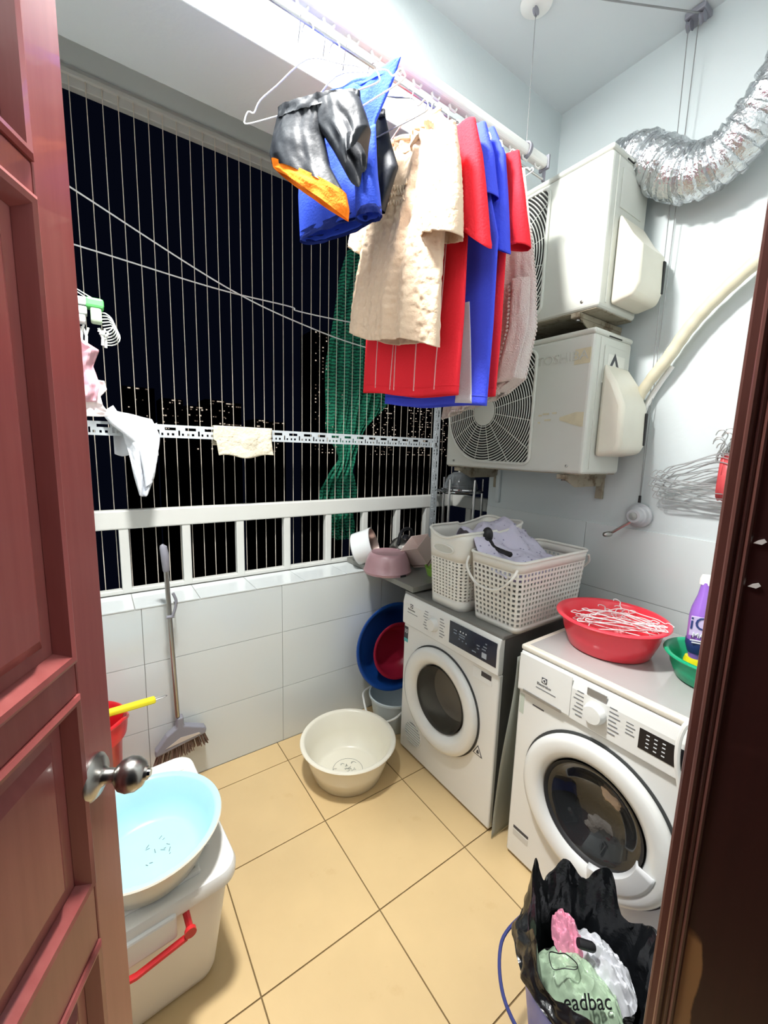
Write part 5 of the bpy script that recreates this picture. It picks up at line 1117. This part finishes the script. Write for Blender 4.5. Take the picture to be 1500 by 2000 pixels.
tag(build(MB().tube([(-0.985, -0.001, 0.862), (-0.985, -0.045, 0.862), (-0.985, -0.070, 0.868), (-0.985, -0.072, 0.880)], 0.003, 6), 'wall_hook', M_steel), 'small steel hook on the tiled wall holding the broom', 'hook')
# ------------------------------------------------------------------ basins and bucket behind the dryer
M_bl = mat('dark_blue_plastic', (24, 72, 150), 0.35, coat=0.1)
basin('large_blue_basin', 'large dark blue basin propped up on edge behind the dryer', (0.115, -0.050, 0.430), 0.236, 0.165, 0.130, M_bl, lip=0.012, axis=(-0.10, -0.97, 0.14))
basin('maroon_basin', 'smaller maroon basin nested inside the large blue one', (0.128, -0.092, 0.405), 0.150, 0.10, 0.095, mat('maroon_plastic', (158, 30, 56), 0.35), lip=0.010, axis=(-0.12, -0.96, 0.16))
bk = thing('white_bucket', 'white plastic bucket with handle on the floor beside the dryer', 'bucket', (0.075, -0.200, 0))
build(MB().lathe([(0,0),(0.098,0),(0.102,0.006),(0.130,0.178),(0.138,0.178),(0.139,0.190),(0.132,0.192),(0.126,0.178),(0.10,0.012),(0,0.010)], (0.075, -0.20, 0), (0,0,1), 44), 'shell', mat('pale_blue_white_plastic', (216, 228, 232), 0.35, transl=0.1), bk, smooth=40)
build(MB().tube(spline([(0.075, -0.335, 0.184), (-0.02, -0.345, 0.150), (-0.075, -0.29, 0.115), (-0.090, -0.20, 0.105), (-0.072, -0.12, 0.15), (-0.04, -0.08, 0.175), (0.075, -0.062, 0.184)], 8), 0.0055, 8), 'bail_handle', M_white, bk)
# ------------------------------------------------------------------ things on the washer
WT = 0.8632
M_rb = mat('bright_red_plastic', (250, 66, 82), 0.28, coat=0.2, transl=0.12); M_gb = mat('emerald_plastic', (24, 176, 126), 0.3, transl=0.12)
basin('red_basin', 'red plastic basin of wire hangers on top of the washing machine', (0.245, -1.240, WT), 0.168, 0.120, 0.120, M_rb, lip=0.014)
random.seed(21)
rp = None
for k in range(9):
    if rp is None:
        rp = thing('basin_hanger', 'spare wire hanger lying in the red basin', 'hanger', (0, 0, 0), 'spare hangers in the red basin')
        P2 = lambda p: Vector((p[0]*0.62, (p[1] + 0.055)*0.95, 0))
        build(MB().tube(spline([P2(p) for p in body], 4, closed=True), 0.0017, 5, closed=True), 'frame', M_wwire, rp)
        build(MB().tube(spline([P2(p) for p in hook], 4), 0.0017, 5), 'hook', M_wwire, rp)
        h = rp
    else: h = dup(rp)
    h.location = (0.262 + random.uniform(-0.02, 0.02), -1.262 + random.uniform(-0.025, 0.02), WT + 0.092 + k*0.0042); h.rotation_euler = (R(random.uniform(-6, 6)), R(random.uniform(-5, 2)), R(-62 + random.uniform(-28, 28)))
gbn = basin('green_basin', 'emerald green plastic basin holding the detergent bottle', (0.285, -1.540, WT), 0.128, 0.088, 0.085, M_gb, lip=0.010)
bo_ = thing('detergent_bottle', 'purple detergent bottle standing upside down in the green basin', 'bottle', (0.315, -1.515, WT + 0.005))
BA = Vector((0.10, 0.02, 1)).normalized(); B_ = Vector((0.275, -1.492, WT + 0.006))
M_purp = mat('purple_bottle', (150, 104, 200), 0.3, coat=0.3)
build(MB().lathe([(0,0.055),(0.030,0.055),(0.036,0.075),(0.046,0.10),(0.048,0.19),(0.044,0.215),(0.030,0.255),(0.024,0.29),(0.0225,0.305),(0,0.306)], B_, BA, 36, sx=1.0, sy=0.72), 'body', M_purp, bo_, smooth=40)
build(MB().lathe([(0.0372,0.075),(0.0475,0.10),(0.0478,0.115),(0.0475,0.116)], B_, BA, 36, sx=1.004, sy=0.73), 'navy_band', mat('navy_label', (40, 54, 110), 0.4), bo_, smooth=40)
build(MB().lathe([(0,0.0),(0.030,0.0),(0.034,0.008),(0.034,0.045),(0.031,0.057),(0,0.057)], B_, BA, 30), 'yellow_cap', mat('yellow_cap_plastic', (226, 214, 30), 0.35), bo_, smooth=40)
build(MB().lathe([(0.0235,0.288),(0.0235,0.305),(0.019,0.318),(0,0.320)], B_, BA, 24), 'white_tip', M_white, bo_)
fu = Vector((0.46, -0.89, 0)).normalized(); fn_ = Vector((-0.89, -0.46, 0)).normalized()
fo = lambda h, s=0.0: B_ + BA*h + fn_*0.0470 + fu*(s - 0.012)
build(MB().obox(fo(0.168) - fn_*0.003, fu, fn_, BA, 0.026, 0.0022, 0.030), 'label_panel', mat('pale_lilac_label', (206, 190, 228), 0.4), bo_, smooth=0, bevel=0.001)
text('iO', 'lettering', 0.056, fo(0.176), fu, BA, mat('navy_print', (44, 58, 120), 0.4), bo_, 0.0008)
text('MAT', 'lettering', 0.022, fo(0.141, 0.004), fu, BA, M_inkw, bo_, 0.0010)
build(MB().obox(fo(0.125), fu, fn_, BA, 0.022, 0.0008, 0.0018), 'small_print', M_inkw, bo_, smooth=0)
build(MB().obox(fo(0.118), fu, fn_, BA, 0.017, 0.0008, 0.0015), 'small_print', M_inkw, bo_, smooth=0)
# ------------------------------------------------------------------ blue bucket with rubbish bag
UC = Vector((-0.305, -1.530, 0))
ub = thing('blue_bucket', 'blue plastic bucket holding the black rubbish bag', 'bucket', UC)
M_ub = mat('bright_blue_plastic', (40, 84, 235), 0.3)
build(MB().lathe([(0,0),(0.110,0),(0.116,0.008),(0.152,0.27),(0.163,0.272),(0.165,0.290),(0.156,0.293),(0.147,0.27),(0.112,0.016),(0,0.014)], UC, (0,0,1), 48), 'shell', M_ub, ub, smooth=40)
build(MB().tube(spline([UC + Vector((-0.03, 0.165, 0.285)), UC + Vector((-0.12, 0.165, 0.262)), UC + Vector((-0.190, 0.10, 0.235)), UC + Vector((-0.208, 0.0, 0.225)), UC + Vector((-0.185, -0.10, 0.235)), UC + Vector((-0.10, -0.165, 0.262)), UC + Vector((0.0, -0.170, 0.285))], 8), 0.0045, 8), 'bail_handle', mat('dark_blue_wire', (52, 60, 120), 0.4), ub)
M_bag = mat('black_bin_liner', (22, 24, 27), 0.26, bump=0.6, bscale=22, spec=0.55)
bgk = thing('rubbish_bag', 'black plastic rubbish bag lining the blue bucket, handles sticking up', 'rubbish bag', UC + Vector((0, 0, 0.02)))
PEAK = [(R(100), 0.150, 0.30), (R(55), 0.100, 0.26), (R(18), 0.11, 0.26), (R(-35), 0.075, 0.3), (R(-80), 0.04, 0.3), (R(150), 0.085, 0.25), (R(-150), 0.03, 0.4)]
def bagf(u, v):
    a = u*2*math.pi; pk_ = 0.03
    for (pa, ph_, pw) in PEAK:
        d = (a - pa + math.pi) % (2*math.pi) - math.pi; pk_ += ph_*math.exp(-(d/pw)**2)
    n1 = fbm((math.cos(a)*1.6, math.sin(a)*1.6, v*2.2), 1.7)
    n2 = math.sin(a*11 + 3*math.sin(v*5)) + 0.6*math.sin(a*23 + v*6)
    if v < 0.3: t = v/0.3; r_ = lerp(0.166, 0.174, t) + 0.004*n1; z = lerp(0.262 + 0.02*math.sin(a*3) - 0.03*math.cos(a - 0.6), 0.297, t)
    elif v < 0.62: t = (v - 0.3)/0.32; r_ = lerp(0.172, 0.150, t) + 0.014*n1 + 0.004*n2; z = lerp(0.297, 0.297 + pk_, t)
    else: t = (v - 0.62)/0.38; r_ = lerp(0.150, 0.112, t) + 0.012*n1 + 0.003*n2; z = lerp(0.297 + pk_, 0.20, t**0.8)
    return UC + Vector((r_*math.cos(a), r_*math.sin(a), z + 0.008*n1))
build(MB().grid(bagf, 150, 70, wrap=True), 'liner', M_bag, bgk, smooth=22)
build(MB().lathe([(0.12,0.20),(0.08,0.185),(0,0.18)], UC, (0,0,1), 30), 'inner_floor', M_bag, bgk)
# rubbish inside
def crump(c, rx, ry, seed, h, tilt=(0,0), amp=0.022, n=44):
    c = Vector(c)
    def fn(u, v):
        x, y = (u - 0.5)*2, (v - 0.5)*2
        k = max(abs(x), abs(y)); l = math.hypot(x, y); s = (k/l) if l > 1e-6 else 1
        x, y = x*s, y*s
        rr = math.hypot(x, y)
        z = h*(1 - rr**2.2) + amp*fbm((x*2 + seed, y*2, seed), 1.0)*(1 - 0.3*rr) + 0.5*amp*fbm((x*5 + seed, y*5, seed), 1.0) + tilt[0]*x + tilt[1]*y
        return c + Vector((x*rx, y*ry, z))
    return MB().grid(fn, n, n)
gp = thing('green_print_bag', 'clear crumpled bread bag with green tint and black lettering in the rubbish', 'plastic bag', UC + Vector((-0.045, 0.0, 0.27)))
GPc = UC + Vector((-0.048, 0.0, 0.245))
build(crump(GPc, 0.072, 0.105, 3.0, 0.062, (0.03, -0.012)), 'film', mat('green_tinted_film', (172, 196, 168), 0.16, var=0.25, vscale=16, spec=0.6), gp, smooth=30)
tdir = Vector((0.80, -0.52, 0)).normalized(); tup = Vector((0.30, 0.46, 0.84)).normalized(); tup = (tup - tdir*tup.dot(tdir)).normalized()
text('eadbac', 'lettering', 0.040, GPc + Vector((-0.040, -0.045, 0.074)), tdir, tup, M_dark, gp, 0.0008)
cat = spline([GPc + Vector((-0.05, 0.035, 0.075)), GPc + Vector((-0.035, 0.055, 0.085)), GPc + Vector((-0.018, 0.040, 0.087)), GPc + Vector((-0.005, 0.030, 0.087)), GPc + Vector((0.0, 0.005, 0.086)), GPc + Vector((-0.012, 0.0, 0.085)), GPc + Vector((-0.03, 0.018, 0.080))], 5, closed=True)
build(MB().tube(cat, 0.0012, 4, closed=True), 'printed_outline', M_dark, gp)
tag(build(crump(UC + Vector((0.035, -0.005, 0.255)), 0.060, 0.095, 9.0, 0.055, (0.02, 0.0)), 'white_film_bag', mat('milky_film', (212, 214, 220), 0.2, var=0.08, vscale=20), smooth=30), 'milky white plastic film crumpled in the rubbish bag', 'plastic bag')
tag(build(crump(UC + Vector((0.002, 0.055, 0.298)), 0.030, 0.045, 5.0, 0.030, (0.03, 0.03), 0.014), 'pink_wrapper', mat('pink_wrapper_film', (232, 150, 176), 0.25, var=0.3, vscale=40), smooth=30), 'pink printed snack wrapper on top of the rubbish', 'wrapper')
tag(build(MB().lathe([(0,0),(0.010,0),(0.011,0.004),(0.011,0.036),(0.008,0.042),(0,0.042)], UC + Vector((-0.015, 0.022, 0.345)), (0.75, -0.6, -0.25), 16), 'black_tube', M_dark), 'small black plastic tube lying on the rubbish', 'tube')
